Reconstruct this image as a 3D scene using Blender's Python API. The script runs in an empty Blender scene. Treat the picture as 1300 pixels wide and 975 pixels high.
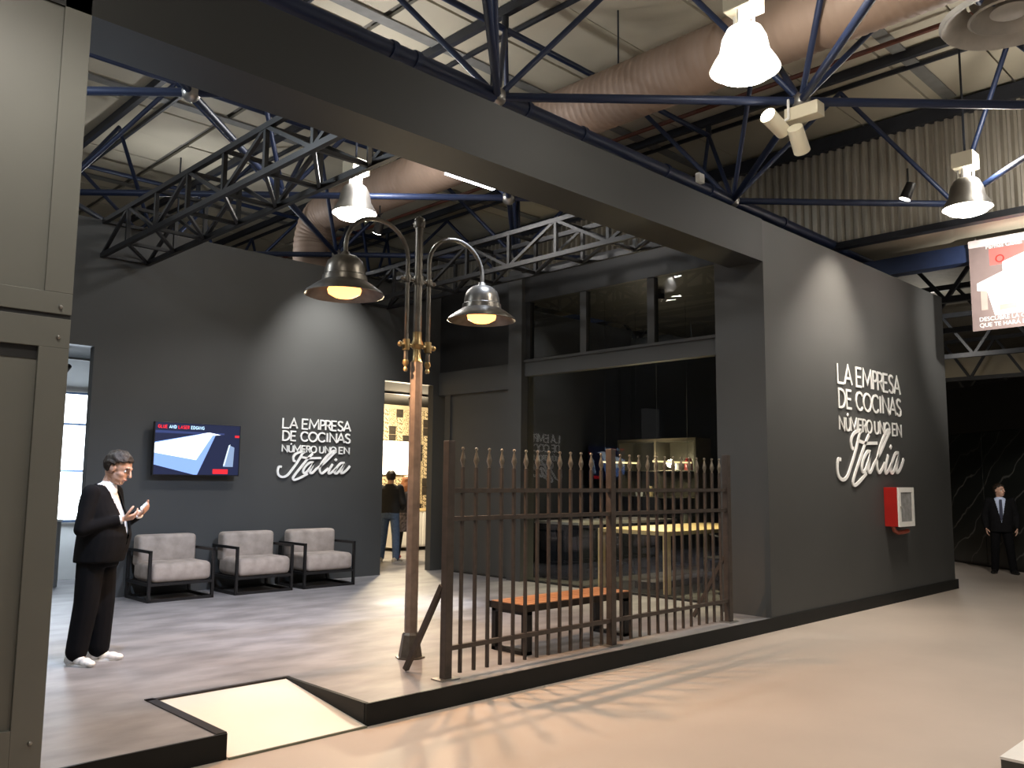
import bpy, bmesh, math, random
from mathutils import Vector, Matrix, Quaternion
random.seed(7)
sc = bpy.context.scene
C = sc.collection
R = math.radians

# ------------------------------------------------------------------ camera
FPX, AX, HY, ROLL, CAMZ = 1078.5, R(45.6), 610.8, R(0.516), 1.70
pit = math.atan((HY - 487.5) / FPX)
fh = Vector((math.cos(AX), math.sin(AX), 0)); rt = Vector((math.sin(AX), -math.cos(AX), 0))
fw = fh * math.cos(pit) + Vector((0, 0, math.sin(pit))); up = -fh * math.sin(pit) + Vector((0, 0, math.cos(pit)))
r2 = rt * math.cos(ROLL) + up * math.sin(ROLL); u2 = -rt * math.sin(ROLL) + up * math.cos(ROLL)
cd = bpy.data.cameras.new('camera'); cam = bpy.data.objects.new('camera', cd); C.objects.link(cam)
M = Matrix((r2, u2, -fw)).transposed().to_4x4(); M.translation = Vector((0, 0, CAMZ))
cam.matrix_world = M
cd.sensor_width = 36; cd.sensor_fit = 'HORIZONTAL'; cd.lens = 36 * FPX / 1300; cd.clip_end = 200
sc.camera = cam

# ------------------------------------------------------------------ world, exposure
w = bpy.data.worlds.new('world'); sc.world = w; w.use_nodes = True
bg = w.node_tree.nodes['Background']; bg.inputs[0].default_value = (1.0, .97, .93, 1); bg.inputs[1].default_value = .12
sc.view_settings.view_transform = 'Standard'; sc.view_settings.look = 'None'
sc.view_settings.gamma = 1; sc.view_settings.use_curve_mapping = False
sc.view_settings.exposure = 0.3

WARM = (1, .80, .58); HALL = (1, .94, .85); COOL = (.86, .92, 1.0); AMBER = (1, .60, .34)

def light(name, kind, loc, power, color, radius=.1, aim=None, angle=None, blend=.5, parent=None):
    l = bpy.data.lights.new(name, kind); l.energy = power; l.color = color
    if kind in ('POINT', 'SPOT'): l.shadow_soft_size = radius
    if kind == 'SPOT': l.spot_size = R(angle); l.spot_blend = blend
    o = bpy.data.objects.new(name, l); C.objects.link(o); o.location = loc
    if aim is not None:
        o.rotation_euler = (Vector(aim) - Vector(loc)).to_track_quat('-Z', 'Y').to_euler()
    if parent is not None: o.parent = parent
    return o

# ------------------------------------------------------------------ materials
MATS = {}
def mat(name, col, rough=.6, metal=0., var=.12, scale=6., bump=0., bscale=40., emit=None, estr=0., spec=.5, stretch=None, coat=0.):
    if name in MATS: return MATS[name]
    m = bpy.data.materials.new(name); m.use_nodes = True; nt = m.node_tree; N = nt.nodes; L = nt.links
    b = N['Principled BSDF']; b.inputs['Roughness'].default_value = rough; b.inputs['Metallic'].default_value = metal
    b.inputs['Specular IOR Level'].default_value = spec
    tc = N.new('ShaderNodeTexCoord'); mp = N.new('ShaderNodeMapping'); L.new(tc.outputs['Object'], mp.inputs[0])
    if stretch: mp.inputs['Scale'].default_value = stretch
    nz = N.new('ShaderNodeTexNoise'); nz.inputs['Scale'].default_value = scale; nz.inputs['Detail'].default_value = 5
    L.new(mp.outputs[0], nz.inputs['Vector'])
    rp = N.new('ShaderNodeValToRGB'); c = Vector(col[:3])
    rp.color_ramp.elements[0].position = .3; rp.color_ramp.elements[1].position = .7
    rp.color_ramp.elements[0].color = (*(c * (1 - var)), 1); rp.color_ramp.elements[1].color = (*[min(1, x * (1 + var)) for x in c], 1)
    L.new(nz.outputs['Fac'], rp.inputs[0]); L.new(rp.outputs[0], b.inputs['Base Color'])
    if bump:
        n2 = N.new('ShaderNodeTexNoise'); n2.inputs['Scale'].default_value = bscale; n2.inputs['Detail'].default_value = 3
        L.new(mp.outputs[0], n2.inputs['Vector'])
        bp = N.new('ShaderNodeBump'); bp.inputs['Strength'].default_value = bump; bp.inputs['Distance'].default_value = .01
        L.new(n2.outputs['Fac'], bp.inputs['Height']); L.new(bp.outputs[0], b.inputs['Normal'])
    if emit: b.inputs['Emission Color'].default_value = (*emit, 1); b.inputs['Emission Strength'].default_value = estr
    if coat: b.inputs['Coat Weight'].default_value = coat
    MATS[name] = m; return m

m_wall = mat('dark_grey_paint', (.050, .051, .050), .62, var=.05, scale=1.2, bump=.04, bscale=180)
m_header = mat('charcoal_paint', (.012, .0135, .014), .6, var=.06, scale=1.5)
m_black = mat('black_paint', (.012, .012, .012), .5, var=.1)
m_blackmetal = mat('black_metal', (.014, .013, .013), .42, .3, var=.15)
m_pillar = mat('grey_green_lacquer', (.15, .15, .132), .5, var=.04, scale=2)
m_hall = mat('beige_hall_floor', (.46, .395, .34), .5, var=.07, scale=.8, bump=.03, bscale=120, spec=.35)
m_plat = mat('grey_concrete_vinyl', (.215, .207, .21), .52, var=.30, scale=2.2, bump=.05, bscale=30, stretch=(.9, 1.7, 1))
m_fascia = mat('black_fascia', (.008, .009, .009), .5, spec=.2, var=.15)
m_trim = mat('dark_bronze_trim', (.03, .022, .016), .4, .4, var=.2)
m_ramp = mat('cream_ramp_board', (.78, .74, .66), .45, var=.04, scale=2)
m_roof = mat('beige_roof_panel', (.50, .46, .36), .65, var=.08, scale=.9)
m_roofdark = mat('roof_joint_grey', (.16, .15, .13), .8)
m_blue = mat('blue_tube_paint', (.013, .024, .066), .45, .1, var=.2, scale=3)
m_purlin = mat('dark_purlin_paint', (.016, .019, .028), .5, var=.2)
m_redpipe = mat('rust_red_pipe', (.12, .035, .018), .5, var=.2)
m_steel = mat('brushed_steel_node', (.35, .34, .32), .35, .9)
m_corr = mat('corrugated_grey_metal', (.42, .39, .33), .4, .5, var=.12, scale=2)
m_duct = mat('ribbed_brown_duct', (.33, .235, .175), .6, .1, var=.08, scale=2)
m_white = mat('white_paint', (.8, .79, .76), .45, var=.03)
m_cream = mat('cream_plastic', (.72, .66, .50), .4, var=.03)
m_letter = mat('white_letter_acrylic', (.88, .88, .87), .4, var=.02)
m_fence = mat('bronze_brown_iron', (.062, .049, .041), .42, .35, var=.2, scale=14)
m_finial = mat('worn_iron_finial', (.22, .19, .15), .3, .8, var=.2, scale=30)
m_pole = mat('weathered_bronze_post', (.19, .145, .115), .45, .35, var=.25, scale=10)
m_pewter = mat('dark_pewter', (.14, .125, .105), .33, .75, var=.25, scale=12)
m_brass = mat('brass_fitting', (.30, .215, .10), .4, .8, var=.15)
m_velvet = mat('taupe_velvet', (.33, .275, .235), .85, var=.22, scale=7, bump=.12, bscale=90)
m_wood = mat('orange_brown_slat_wood', (.36, .175, .085), .4, var=.3, scale=5, stretch=(1.2, 14, 6))
m_pale = mat('pale_oak', (.62, .47, .24), .45, var=.14, scale=4, stretch=(2, 10, 4))
m_red = mat('red_enamel', (.42, .018, .014), .3, var=.06)
m_skin = mat('skin', (.56, .34, .25), .5, var=.06, scale=12)
m_hair = mat('dark_hair', (.022, .014, .009), .5, var=.35, scale=60, bump=.5, bscale=150)
m_suit = mat('black_suit_cloth', (.006, .006, .007), .9, spec=.15, var=.15, scale=20, bump=.1, bscale=300)
m_trouser = mat('black_trouser_cloth', (.004, .004, .005), .9, spec=.15, var=.15, scale=20)
m_shirt = mat('white_shirt_cotton', (.80, .80, .82), .7, var=.03)
m_shoew = mat('white_leather', (.82, .81, .78), .4, var=.03)
m_jeans = mat('blue_denim', (.06, .10, .19), .8, var=.2, scale=25)
m_sweater = mat('black_knit', (.012, .012, .014), .9, var=.2, scale=60)
m_marble = None

def glass_mat():
    m = bpy.data.materials.new('shop_glass'); m.use_nodes = True; nt = m.node_tree; N = nt.nodes; L = nt.links
    for n in list(N): N.remove(n)
    out = N.new('ShaderNodeOutputMaterial'); mx = N.new('ShaderNodeMixShader'); t = N.new('ShaderNodeBsdfTransparent'); g = N.new('ShaderNodeBsdfGlossy')
    t.inputs[0].default_value = (.86, .88, .88, 1); g.inputs['Roughness'].default_value = .01; g.inputs[0].default_value = (.9, .92, .95, 1)
    fr = N.new('ShaderNodeFresnel'); fr.inputs[0].default_value = 1.75
    fr.inputs[0].default_value = 1.65
    ge = N.new('ShaderNodeNewGeometry'); iv = N.new('ShaderNodeMath'); iv.operation = 'SUBTRACT'; iv.inputs[0].default_value = 1; L.new(ge.outputs['Backfacing'], iv.inputs[1])
    ml = N.new('ShaderNodeMath'); ml.operation = 'MULTIPLY'; L.new(fr.outputs[0], ml.inputs[0]); L.new(iv.outputs[0], ml.inputs[1]); L.new(ml.outputs[0], mx.inputs[0]); L.new(t.outputs[0], mx.inputs[1]); L.new(g.outputs[0], mx.inputs[2]); L.new(mx.outputs[0], out.inputs[0])
    return m
m_glass = glass_mat()

def marble_mat():
    m = bpy.data.materials.new('black_veined_marble'); m.use_nodes = True; nt = m.node_tree; N = nt.nodes; L = nt.links; b = N['Principled BSDF']
    tc = N.new('ShaderNodeTexCoord'); mp = N.new('ShaderNodeMapping'); mp.inputs['Rotation'].default_value = (0, .9, .3); L.new(tc.outputs['Object'], mp.inputs[0])
    wv = N.new('ShaderNodeTexWave'); wv.inputs['Scale'].default_value = .75; wv.inputs['Distortion'].default_value = 7; wv.inputs['Detail'].default_value = 4; wv.inputs['Detail Scale'].default_value = 1.1
    L.new(mp.outputs[0], wv.inputs['Vector'])
    rp = N.new('ShaderNodeValToRGB'); e = rp.color_ramp.elements; e[0].position = .0; e[0].color = (.09, .09, .085, 1); e[1].position = .018; e[1].color = (.012, .014, .013, 1)
    L.new(wv.outputs['Fac'], rp.inputs[0]); L.new(rp.outputs[0], b.inputs['Base Color']); b.inputs['Roughness'].default_value = .3
    return m
m_marble = marble_mat()

def emat(name, col, s):
    if name in MATS: return MATS[name]
    m = bpy.data.materials.new(name); m.use_nodes = True; b = m.node_tree.nodes['Principled BSDF']
    b.inputs['Base Color'].default_value = (*[c * .5 for c in col], 1); b.inputs['Emission Color'].default_value = (*col, 1); b.inputs['Emission Strength'].default_value = s
    b.inputs['Roughness'].default_value = .3
    MATS[name] = m; return m

# ------------------------------------------------------------------ mesh helpers
def tag(o, label=None, cat=None, group=None, kind=None):
    if label: o['label'] = label
    if cat: o['category'] = cat
    if group: o['group'] = group
    if kind: o['kind'] = kind
    return o

def empty(name, loc=(0, 0, 0), rz=0.):
    o = bpy.data.objects.new(name, None); C.objects.link(o); o.location = loc; o.rotation_euler = (0, 0, rz); o.empty_display_size = .1
    return o

class MB:
    def __init__(s): s.v = []; s.f = []
    def box(s, x0, y0, z0, x1, y1, z1):
        b = len(s.v)
        s.v += [(x, y, z) for z in (z0, z1) for y in (y0, y1) for x in (x0, x1)]
        for q in ((0, 2, 3, 1), (4, 5, 7, 6), (0, 1, 5, 4), (2, 6, 7, 3), (0, 4, 6, 2), (1, 3, 7, 5)): s.f.append(tuple(b + i for i in q))
        return s
    def cyl(s, p0, p1, r0, r1=None, n=12, cap=True):
        r1 = r0 if r1 is None else r1; p0 = Vector(p0); p1 = Vector(p1); d = (p1 - p0).normalized()
        a = d.orthogonal().normalized(); c = d.cross(a); b = len(s.v)
        for p, r in ((p0, r0), (p1, r1)):
            for i in range(n):
                t = 2 * math.pi * i / n; s.v.append(tuple(p + (a * math.cos(t) + c * math.sin(t)) * r))
        for i in range(n):
            j = (i + 1) % n; s.f.append((b + i, b + j, b + n + j, b + n + i))
        if cap: s.f.append(tuple(b + i for i in range(n))[::-1]); s.f.append(tuple(b + n + i for i in range(n)))
        return s
    def bar(s, p0, p1, w, h=None, upv=(0, 0, 1)):
        h = h or w; p0 = Vector(p0); p1 = Vector(p1); d = (p1 - p0).normalized(); u = Vector(upv)
        if abs(d.dot(u)) > .98: u = Vector((0, 1, 0))
        a = d.cross(u).normalized(); c = a.cross(d).normalized(); b = len(s.v)
        for p in (p0, p1):
            for i, j in ((-1, -1), (1, -1), (1, 1), (-1, 1)): s.v.append(tuple(p + a * (i * w / 2) + c * (j * h / 2)))
        for q in ((0, 3, 2, 1), (4, 5, 6, 7), (0, 1, 5, 4), (1, 2, 6, 5), (2, 3, 7, 6), (3, 0, 4, 7)): s.f.append(tuple(b + i for i in q))
        return s
    def lathe(s, prof, n=24, c=(0, 0, 0), axis='Z'):
        b = len(s.v)
        for r, z in prof:
            for i in range(n):
                t = 2 * math.pi * i / n; s.v.append((c[0] + r * math.cos(t), c[1] + r * math.sin(t), c[2] + z))
        for k in range(len(prof) - 1):
            for i in range(n):
                j = (i + 1) % n; s.f.append((b + k * n + i, b + k * n + j, b + (k + 1) * n + j, b + (k + 1) * n + i))
        return s
    def tube(s, pts, r, n=10, radii=None):
        pts = [Vector(p) for p in pts]; b = len(s.v); prev = None
        for k, p in enumerate(pts):
            d = (pts[min(k + 1, len(pts) - 1)] - pts[max(k - 1, 0)]).normalized()
            if prev is None: a = d.orthogonal().normalized()
            else: a = (prev - d * prev.dot(d)).normalized()
            prev = a; c = d.cross(a); rr = radii[k] if radii else r
            for i in range(n):
                t = 2 * math.pi * i / n; s.v.append(tuple(p + (a * math.cos(t) + c * math.sin(t)) * rr))
        for k in range(len(pts) - 1):
            for i in range(n):
                j = (i + 1) % n; s.f.append((b + k * n + i, b + k * n + j, b + (k + 1) * n + j, b + (k + 1) * n + i))
        m = len(pts) - 1
        s.f.append(tuple(b + i for i in range(n))[::-1]); s.f.append(tuple(b + m * n + i for i in range(n)))
        return s
    def prism(s, pts, h, axis=2):
        # polygon pts (2D in x,y for axis 2; x,z for axis 1; y,z for axis 0), from h[0] to h[1]
        b = len(s.v); n = len(pts)
        for hh in h:
            for (p, q) in pts:
                s.v.append((p, q, hh) if axis == 2 else ((p, hh, q) if axis == 1 else (hh, p, q)))
        for i in range(n):
            j = (i + 1) % n; s.f.append((b + i, b + j, b + n + j, b + n + i))
        s.f.append(tuple(b + i for i in range(n))[::-1]); s.f.append(tuple(b + n + i for i in range(n)))
        return s
    def ball(s, c, r, n=10, m=6, sc=(1, 1, 1)):
        prof = [(max(1e-4, math.sin(math.pi * k / m)), -math.cos(math.pi * k / m)) for k in range(m + 1)]
        b = len(s.v); s.lathe([(p * r, z * r) for p, z in prof], n)
        for i in range(b, len(s.v)):
            v = s.v[i]; s.v[i] = (v[0] * sc[0] + c[0], v[1] * sc[1] + c[1], v[2] * sc[2] + c[2])
        return s
    def mesh(s, name, smooth=False):
        me = bpy.data.meshes.new(name); me.from_pydata(s.v, [], s.f)
        bm = bmesh.new(); bm.from_mesh(me); bmesh.ops.recalc_face_normals(bm, faces=bm.faces); bm.to_mesh(me); bm.free()
        if smooth:
            me.polygons.foreach_set('use_smooth', [True] * len(me.polygons))
            try: me.set_sharp_from_angle(angle=R(40))
            except Exception: pass
        me.update(); return me
    def build(s, name, m, parent=None, smooth=False, bevel=0.):
        me = s.mesh(name, smooth); me.materials.append(m)
        o = bpy.data.objects.new(name, me); C.objects.link(o)
        if parent is not None: o.parent = parent
        if bevel:
            md = o.modifiers.new('bevel', 'BEVEL'); md.width = bevel; md.segments = 2; md.limit_method = 'ANGLE'
        return o

def inst(name, me, parent, loc, rot=None, scale=None):
    o = bpy.data.objects.new(name, me); C.objects.link(o); o.parent = parent; o.location = loc
    if rot is not None: o.rotation_mode = 'QUATERNION'; o.rotation_quaternion = rot
    if scale is not None: o.scale = scale
    return o

def cushion(name, m, parent, x0, y0, z0, x1, y1, z1, r=.05, puff=.012):
    me = bpy.data.meshes.new(name); bm = bmesh.new(); bmesh.ops.create_cube(bm, size=1)
    for v in bm.verts: v.co = Vector(((x0 + x1) / 2 + v.co.x * (x1 - x0), (y0 + y1) / 2 + v.co.y * (y1 - y0), (z0 + z1) / 2 + v.co.z * (z1 - z0)))
    bmesh.ops.bevel(bm, geom=bm.edges[:], offset=r, segments=4, profile=.5, affect='EDGES')
    bm.normal_update()
    for f in bm.faces: f.smooth = True
    bm.to_mesh(me); bm.free(); me.materials.append(m)
    o = bpy.data.objects.new(name, me); C.objects.link(o); o.parent = parent; return o

# ================================================================== SETTING
FY, BY, GX, PZ = 5.08, 11.66, 9.66, .15     # front edge, back wall, glass plane, platform height
def struct(o, label, cat='structure'): return tag(o, label, cat, kind='structure')

struct(MB().box(-9, -9, -.1, 42, 32, 0).build('floor', m_hall), 'pale beige hall floor in front of the dark stand', 'floor')
pf = MB(); pf.box(-3, FY, .001, 2.55, 17.4, PZ); pf.box(3.57, FY, .001, 15.35, 17.4, PZ); pf.box(2.55, 6.15, .001, 3.57, 17.4, PZ)
struct(pf.build('platform', m_plat), 'raised grey vinyl floor of the stand', 'platform')
f = MB(); f.box(-3, FY - .02, 0, 2.55, FY - .001, PZ + .004); struct(f.build('trim_1', m_fascia), 'black fascia of the platform left of the ramp', 'trim')
f = MB(); f.box(3.57, FY - .02, 0, 15.37, FY - .001, PZ + .004); f.box(15.351, FY - .02, 0, 15.37, 12, PZ + .004)
struct(f.build('trim_2', m_fascia), 'long black fascia along the platform front under the fence', 'trim')
f = MB(); f.box(2.49, FY, PZ, 2.551, 6.2, PZ + .008); f.box(2.49, 6.14, PZ, 3.6, 6.18, PZ + .008); f.box(2.551, FY, .0, 2.556, 6.14, PZ + .008)
struct(f.build('trim_3', m_trim), 'dark edging strip around the entry ramp', 'trim')
f = MB(); f.box(3.564, FY, .0, 3.569, 6.14, PZ + .008); f.box(3.569, FY, PZ, 3.60, 6.14, PZ + .006)
struct(f.build('trim_4', m_fascia), 'black side cheek on the right of the entry ramp', 'trim')
rp = MB(); rp.prism([(FY - .03, .0), (6.14, .0), (6.14, .145), (FY - .03, .012)], (2.557, 3.563), axis=0)
rmp = rp.build('entry_ramp', m_ramp); tag(rmp, 'cream entry ramp cut into the platform front', 'ramp')
MB().box(2.557, FY - .045, 0, 3.563, FY - .0305, .014).build('ramp_lip', mat('ramp_lip_green', (.16, .17, .12), .5), rmp)

# back wall (with two doorways)
wb = MB(); T = .14
wb.box(-3, BY, PZ, 2.9, BY + T, 5.1); wb.box(2.9, BY, 3.40, 3.78, BY + T, 5.1); wb.box(3.78, BY, PZ, 8.42, BY + T, 5.1)
wb.box(8.42, BY, 3.37, 9.47, BY + T, 5.1); wb.box(9.47, BY, PZ, 15.2, BY + T, 5.1)
struct(wb.build('wall_back', m_wall), 'dark grey back wall carrying the screen and the white lettering', 'wall')
# front wall box on the right
wf = MB(); wf.box(9.22, FY, PZ, 15.28, 5.76, 4.90)
struct(wf.build('wall_front', m_wall), 'tall dark grey front wall with large white lettering', 'wall')
we = MB(); we.box(15.14, 5.76, PZ, 15.28, BY + T, 4.9)
struct(we.build('wall_right', m_wall), 'dark end wall of the glazed room', 'wall')
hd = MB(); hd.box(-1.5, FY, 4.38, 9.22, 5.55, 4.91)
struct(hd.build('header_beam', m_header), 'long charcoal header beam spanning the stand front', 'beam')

# left clad pillar
pl = empty('clad_pillar', (0.1, FY, PZ)); tag(pl, 'grey panelled pillar at the left edge of the stand', 'pillar', kind='structure')
def P(x): return x - .1
m_pd = mat('pillar_recess_dark', (.012, .012, .013), .6)
MB().box(P(-.6), .03, 0, P(1.50), .46, 5.3).build('core', m_pillar, pl)
u = MB(); u.box(P(-.6), -.0, 2.45, P(1.515), .03, 2.57); u.box(P(1.37), 0, 2.57, P(1.515), .03, 5.15); u.box(P(-.6), 0, 5.0, P(1.37), .03, 5.15)
u.build('upper_frame', m_pillar, pl, bevel=.003)
MB().box(P(-.6), .014, 2.57, P(1.37), .029, 5.0).build('upper_panel', m_pillar, pl)
u = MB(); u.box(P(-.6), 0, 2.26, P(1.515), .03, 2.425); u.box(P(1.36), 0, 0, P(1.515), .03, 2.26); u.box(P(-.6), 0, 0, P(1.36), .03, .24)
u.build('lower_frame', m_pillar, pl, bevel=.003)
MB().box(P(-.6), .022, .24, P(1.36), .029, 2.19).build('lower_panel', m_pillar, pl)
MB().box(P(-.6), .018, 2.19, P(1.36), .029, 2.26).build('shadow_gap_strip', m_pd, pl)  # dark strip standing in for the shadow gap at the recess top
MB().box(P(-.6), .010, 2.425, P(1.512), .029, 2.45).build('joint_gap', m_pd, pl)
for z in (2.49, 2.32, .16): MB().ball((P(1.455), -.004, z), .012, 8, 5).build('bolt', m_steel, pl, True)

# glazed side wall
gw = empty('window_1', (GX, 5.76, PZ)); tag(gw, 'glazed black framed side wall of the dark room', 'window', kind='structure')
def gb(name, y0, z0, y1, z1, m=m_wall, t=.12, dx=0.): return MB().box(-t / 2 + dx, y0 - 5.76, z0 - PZ, t / 2 + dx, y1 - 5.76, z1 - PZ).build(name, m, gw)
gb('column', 9.50, PZ, 9.80, 5.12, t=.30)
gb('transom', 5.762, 3.37, 9.50, 3.59, t=.14); gb('transom', 9.80, 3.19, 11.655, 3.60, t=.14)
gb('ledge', 5.762, 3.59, 9.50, 3.63, t=.2)
gb('mullion', 8.23, 3.63, 8.35, 4.57, t=.10); gb('mullion', 6.98, 3.63, 7.10, 4.57, t=.10)
gb('mullion', 11.36, PZ, 11.50, 3.19, t=.10); gb('mullion', 9.41, 3.63, 9.50, 4.57, m=m_black, t=.10)
gb('head_band', 5.762, 4.57, 9.50, 5.10, m=m_black, t=.16); gb('head_band', 9.80, 3.60, 11.655, 5.08, m=m_black, t=.10)
gb('sill', 5.762, PZ, 9.50, PZ + .03, m=m_black, t=.06); gb('sill', 9.80, PZ, 11.36, PZ + .03, m=m_black, t=.06)
gb('pane', 5.77, PZ + .03, 7.62, 3.37, m_glass, .012); gb('pane', 7.63, PZ + .03, 9.50, 3.37, m_glass, .012)
gb('infill_panel', 9.80, PZ + .03, 11.36, 3.19, m_wall, .03)
gb('pane', 5.77, 3.63, 6.98, 4.57, m_glass, .012); gb('pane', 7.10, 3.63, 8.23, 4.57, m_glass, .012); gb('pane', 8.35, 3.63, 9.41, 4.57, m_glass, .012)

# dark room behind the glass
struct(MB().box(9.8, 5.77, 4.62, 15.13, 9.72, 4.74).build('ceiling_room', m_black), 'black ceiling slab of the glazed room', 'ceiling')
struct(MB().box(9.78, 5.77, PZ + .001, 15.13, BY - .01, PZ + .008).build('floor_room', mat('dark_carpet', (.03, .028, .025), .8, bump=.2, bscale=200)), 'dark carpet in the glazed room', 'floor')
struct(MB().box(9.8, BY - .02, PZ + .01, 15.13, BY - .003, 5.08).build('wall_room_back', m_black), 'black lining at the back of the glazed room', 'wall')
struct(MB().box(15.10, 5.77, PZ + .01, 15.135, BY - .03, 4.6).build('wall_room_end', m_black), 'black lining at the far end of the glazed room', 'wall')

# roof of the hall
ZB, ZT, ZR = 5.6, 7.2, 7.52
A0, DX, Y0, DY = 5.68, 2.255, 6.05, 2.15
roof = MB().box(-14, -12, ZR + .05, 13.3, 32, ZR + .12).build('ceiling', m_roofdark); struct(roof, 'beige panelled hall roof above the blue space frame', 'ceiling')
pm = MB().box(-2.2, -.535, -.02, 2.2, .535, .03).mesh('roof_panel'); pm.materials.append(m_roof)
k = 0
for i in range(-3, 3):
    for j in range(-8, 22):
        if k < 290: inst('roof_panel', pm, roof, (A0 + DX * .5 + DX * 2 * i + 2.26 - .9, Y0 + 1.1 * j, ZR + .012 * ((i * 7 + j * 3) % 2))); k += 1
# corrugated fascia where the roof steps down
cv = MB(); n0 = 230; pts = []
for i in range(n0):
    y = -6 + i * .14; pts += [(y, 0), (y + .04, 0), (y + .07, .07), (y + .11, .07)]
for (y, d) in pts: cv.v += [(13.3 + d, y, 5.62), (13.3 + d, y, 7.25)]
for i in range(len(pts) - 1): cv.f.append((2 * i, 2 * i + 2, 2 * i + 3, 2 * i + 1))
struct(cv.build('corrugated_fascia', m_corr), 'corrugated metal fascia where the hall roof steps down', 'wall')
struct(MB().box(13.24, -8, 7.22, 13.40, 28, 7.45).build('trim_5', m_purlin), 'dark beam along the top of the corrugated fascia', 'trim')
struct(MB().box(13.24, -8, 5.52, 13.40, 28, 5.62).build('trim_6', m_purlin), 'dark beam along the bottom of the corrugated fascia', 'trim')
struct(MB().box(13.4, -8, 5.60, 16.2, 28, 5.68).build('ceiling_step', m_roof), 'beige soffit of the lower roof step', 'ceiling')
struct(MB().box(16.2, -8, 6.6, 42, 32, 6.7).build('ceiling_far', mat('far_roof_grey', (.22, .21, .18), .7)), 'grey far roof of the hall', 'ceiling')
bb = MB(); bb.box(14.2, -8, 5.18, 14.45, 28, 5.46); bb.build('blue_roof_beam', m_blue)
tag(bpy.data.objects['blue_roof_beam'], 'deep blue roof beam behind the hanging banner', 'beam')
struct(MB().box(41.5, -9, 0, 42, 32, 7.4).build('wall_hall_end', mat('far_wall_dark', (.035, .035, .035), .8)), 'dark far end wall of the hall', 'wall')
struct(MB().box(-14, 31.5, 0, 42, 32, 7.5).build('wall_hall_side', MATS['far_wall_dark']), 'dark far side wall of the hall', 'wall')

# purlins, pipe
def ybeam(name, x, z, w, h, m, label, cat, y0=-9, y1=30):
    o = MB().box(x - w / 2, y0, z - h / 2, x + w / 2, y1, z + h / 2).build(name, m); return o
for i in range(-5, 4):
    x = A0 + DX * .5 + DX * i
    MB().box(x - .04, -9, ZR - .15, x + .04, 30, ZR - .03).build('purlin', m_purlin, roof)
    MB().box(x + .42, -9, ZR - .09, x + .46, 30, ZR - .03).build('rail', m_purlin, roof)
for y in (-.17, 4.13, 8.43, 12.73, 17.05): MB().box(-13, y - .09, ZR - .045, 13.2, y + .09, ZR - .022).build('strap', mat('grey_roof_strap', (.20, .20, .19), .6), roof)
rpipe = MB().cyl((A0 + DX * 2.5 - .55, -9, ZR - .14), (A0 + DX * 2.5 - .55, 30, ZR - .14), .035, n=8).build('sprinkler_pipe', m_redpipe); tag(rpipe, 'rust red sprinkler pipe running under the roof', 'pipe')

# space frame
fr = empty('space_frame', (0, 0, ZB)); tag(fr, 'blue tubular space frame carrying the hall roof', 'roof frame')
cy = MB().cyl((0, 0, 0), (0, 0, 1), 1, n=10); cyu = cy.mesh('tube', True); cyu.materials.append(m_blue)
cyk = cy.mesh('tube_dark', True); cyk.materials.append(m_purlin)
sph = MB().ball((0, 0, 0), .1, 10, 6).mesh('node', True); sph.materials.append(m_steel)
Rw = Vector((math.sin(AX), -math.cos(AX), 0))
def proj(p):
    v = Vector(p) - Vector((0, 0, CAMZ)); d = v.dot(fw)
    if d < .3: return None
    return (650 + FPX * v.dot(r2) / d, 487.5 - FPX * v.dot(u2) / d)
def vis(p, mgn=260):
    q = proj(p); return q is not None and -mgn < q[0] < 1300 + mgn and -mgn - 120 < q[1] < 700
def member(name, p, q, r, me=None):
    if not (vis(p) or vis(q)): return
    p = Vector(p); q = Vector(q); d = q - p
    inst(name, me or cyu, fr, p - Vector((0, 0, ZB)), d.to_track_quat('Z', 'Y'), (r, r, d.length))
for i in range(-4, 5):
    for j in range(-4, 8):
        if (i + j) % 2: continue
        x, y = A0 + DX * i, Y0 + DY * j
        if x > 13.6: continue
        b = (x, y, ZB)
        if vis(b): inst('node_ball', sph, fr, (x, y, 0))
        for (di, dj) in ((1, -1), (1, 1)):
            if x + DX * di < 14.5: member('chord_tube', b, (x + DX * di, y + DY * dj, ZB), .045 if dj < 0 else .04)
        for (sx, sy) in ((1, 1), (1, -1), (-1, 1), (-1, -1)):
            if x + sx * DX / 2 < 13.3: member('web_tube', b, (x + sx * DX / 2, y + sy * DY / 2, ZT), .032)
        if j == 0: member('main_tube', b, (x + 2 * DX, y, ZB), .078)
for i in range(-4, 4):
    for j in range(-4, 8):
        x, y = A0 + DX * (i + .5), Y0 + DY * (j + .5)
        if x > 13.2: continue
        t = (x, y, ZT)
        if x + DX < 13.3 and j % 2 == 0: member('top_chord', t, (x + DX, y, ZT), .04)
        if j % 2 == 0 and vis(t): member('stub_post', t, (x, y, ZR - .16), .045, cyk)
for x in (3.0, 4.35, 4.62, 6.1, 7.0, 8.6, 9.6, 11.6):
    inst('collar', MATS.setdefault('_col', None) or (lambda m: (m.materials.append(m_blue), m)[1])(MB().cyl((-.03, 0, 0), (.03, 0, 0), .092, n=14).mesh('collar', True)), fr, (x, Y0, 0))
jb = MB().box(9.15, Y0 - .14, ZB - .02, 9.27, Y0 - .08, ZB + .10).build('junction_box', m_white); tag(jb, 'small white junction box on the thick blue tube', 'junction box')

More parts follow.
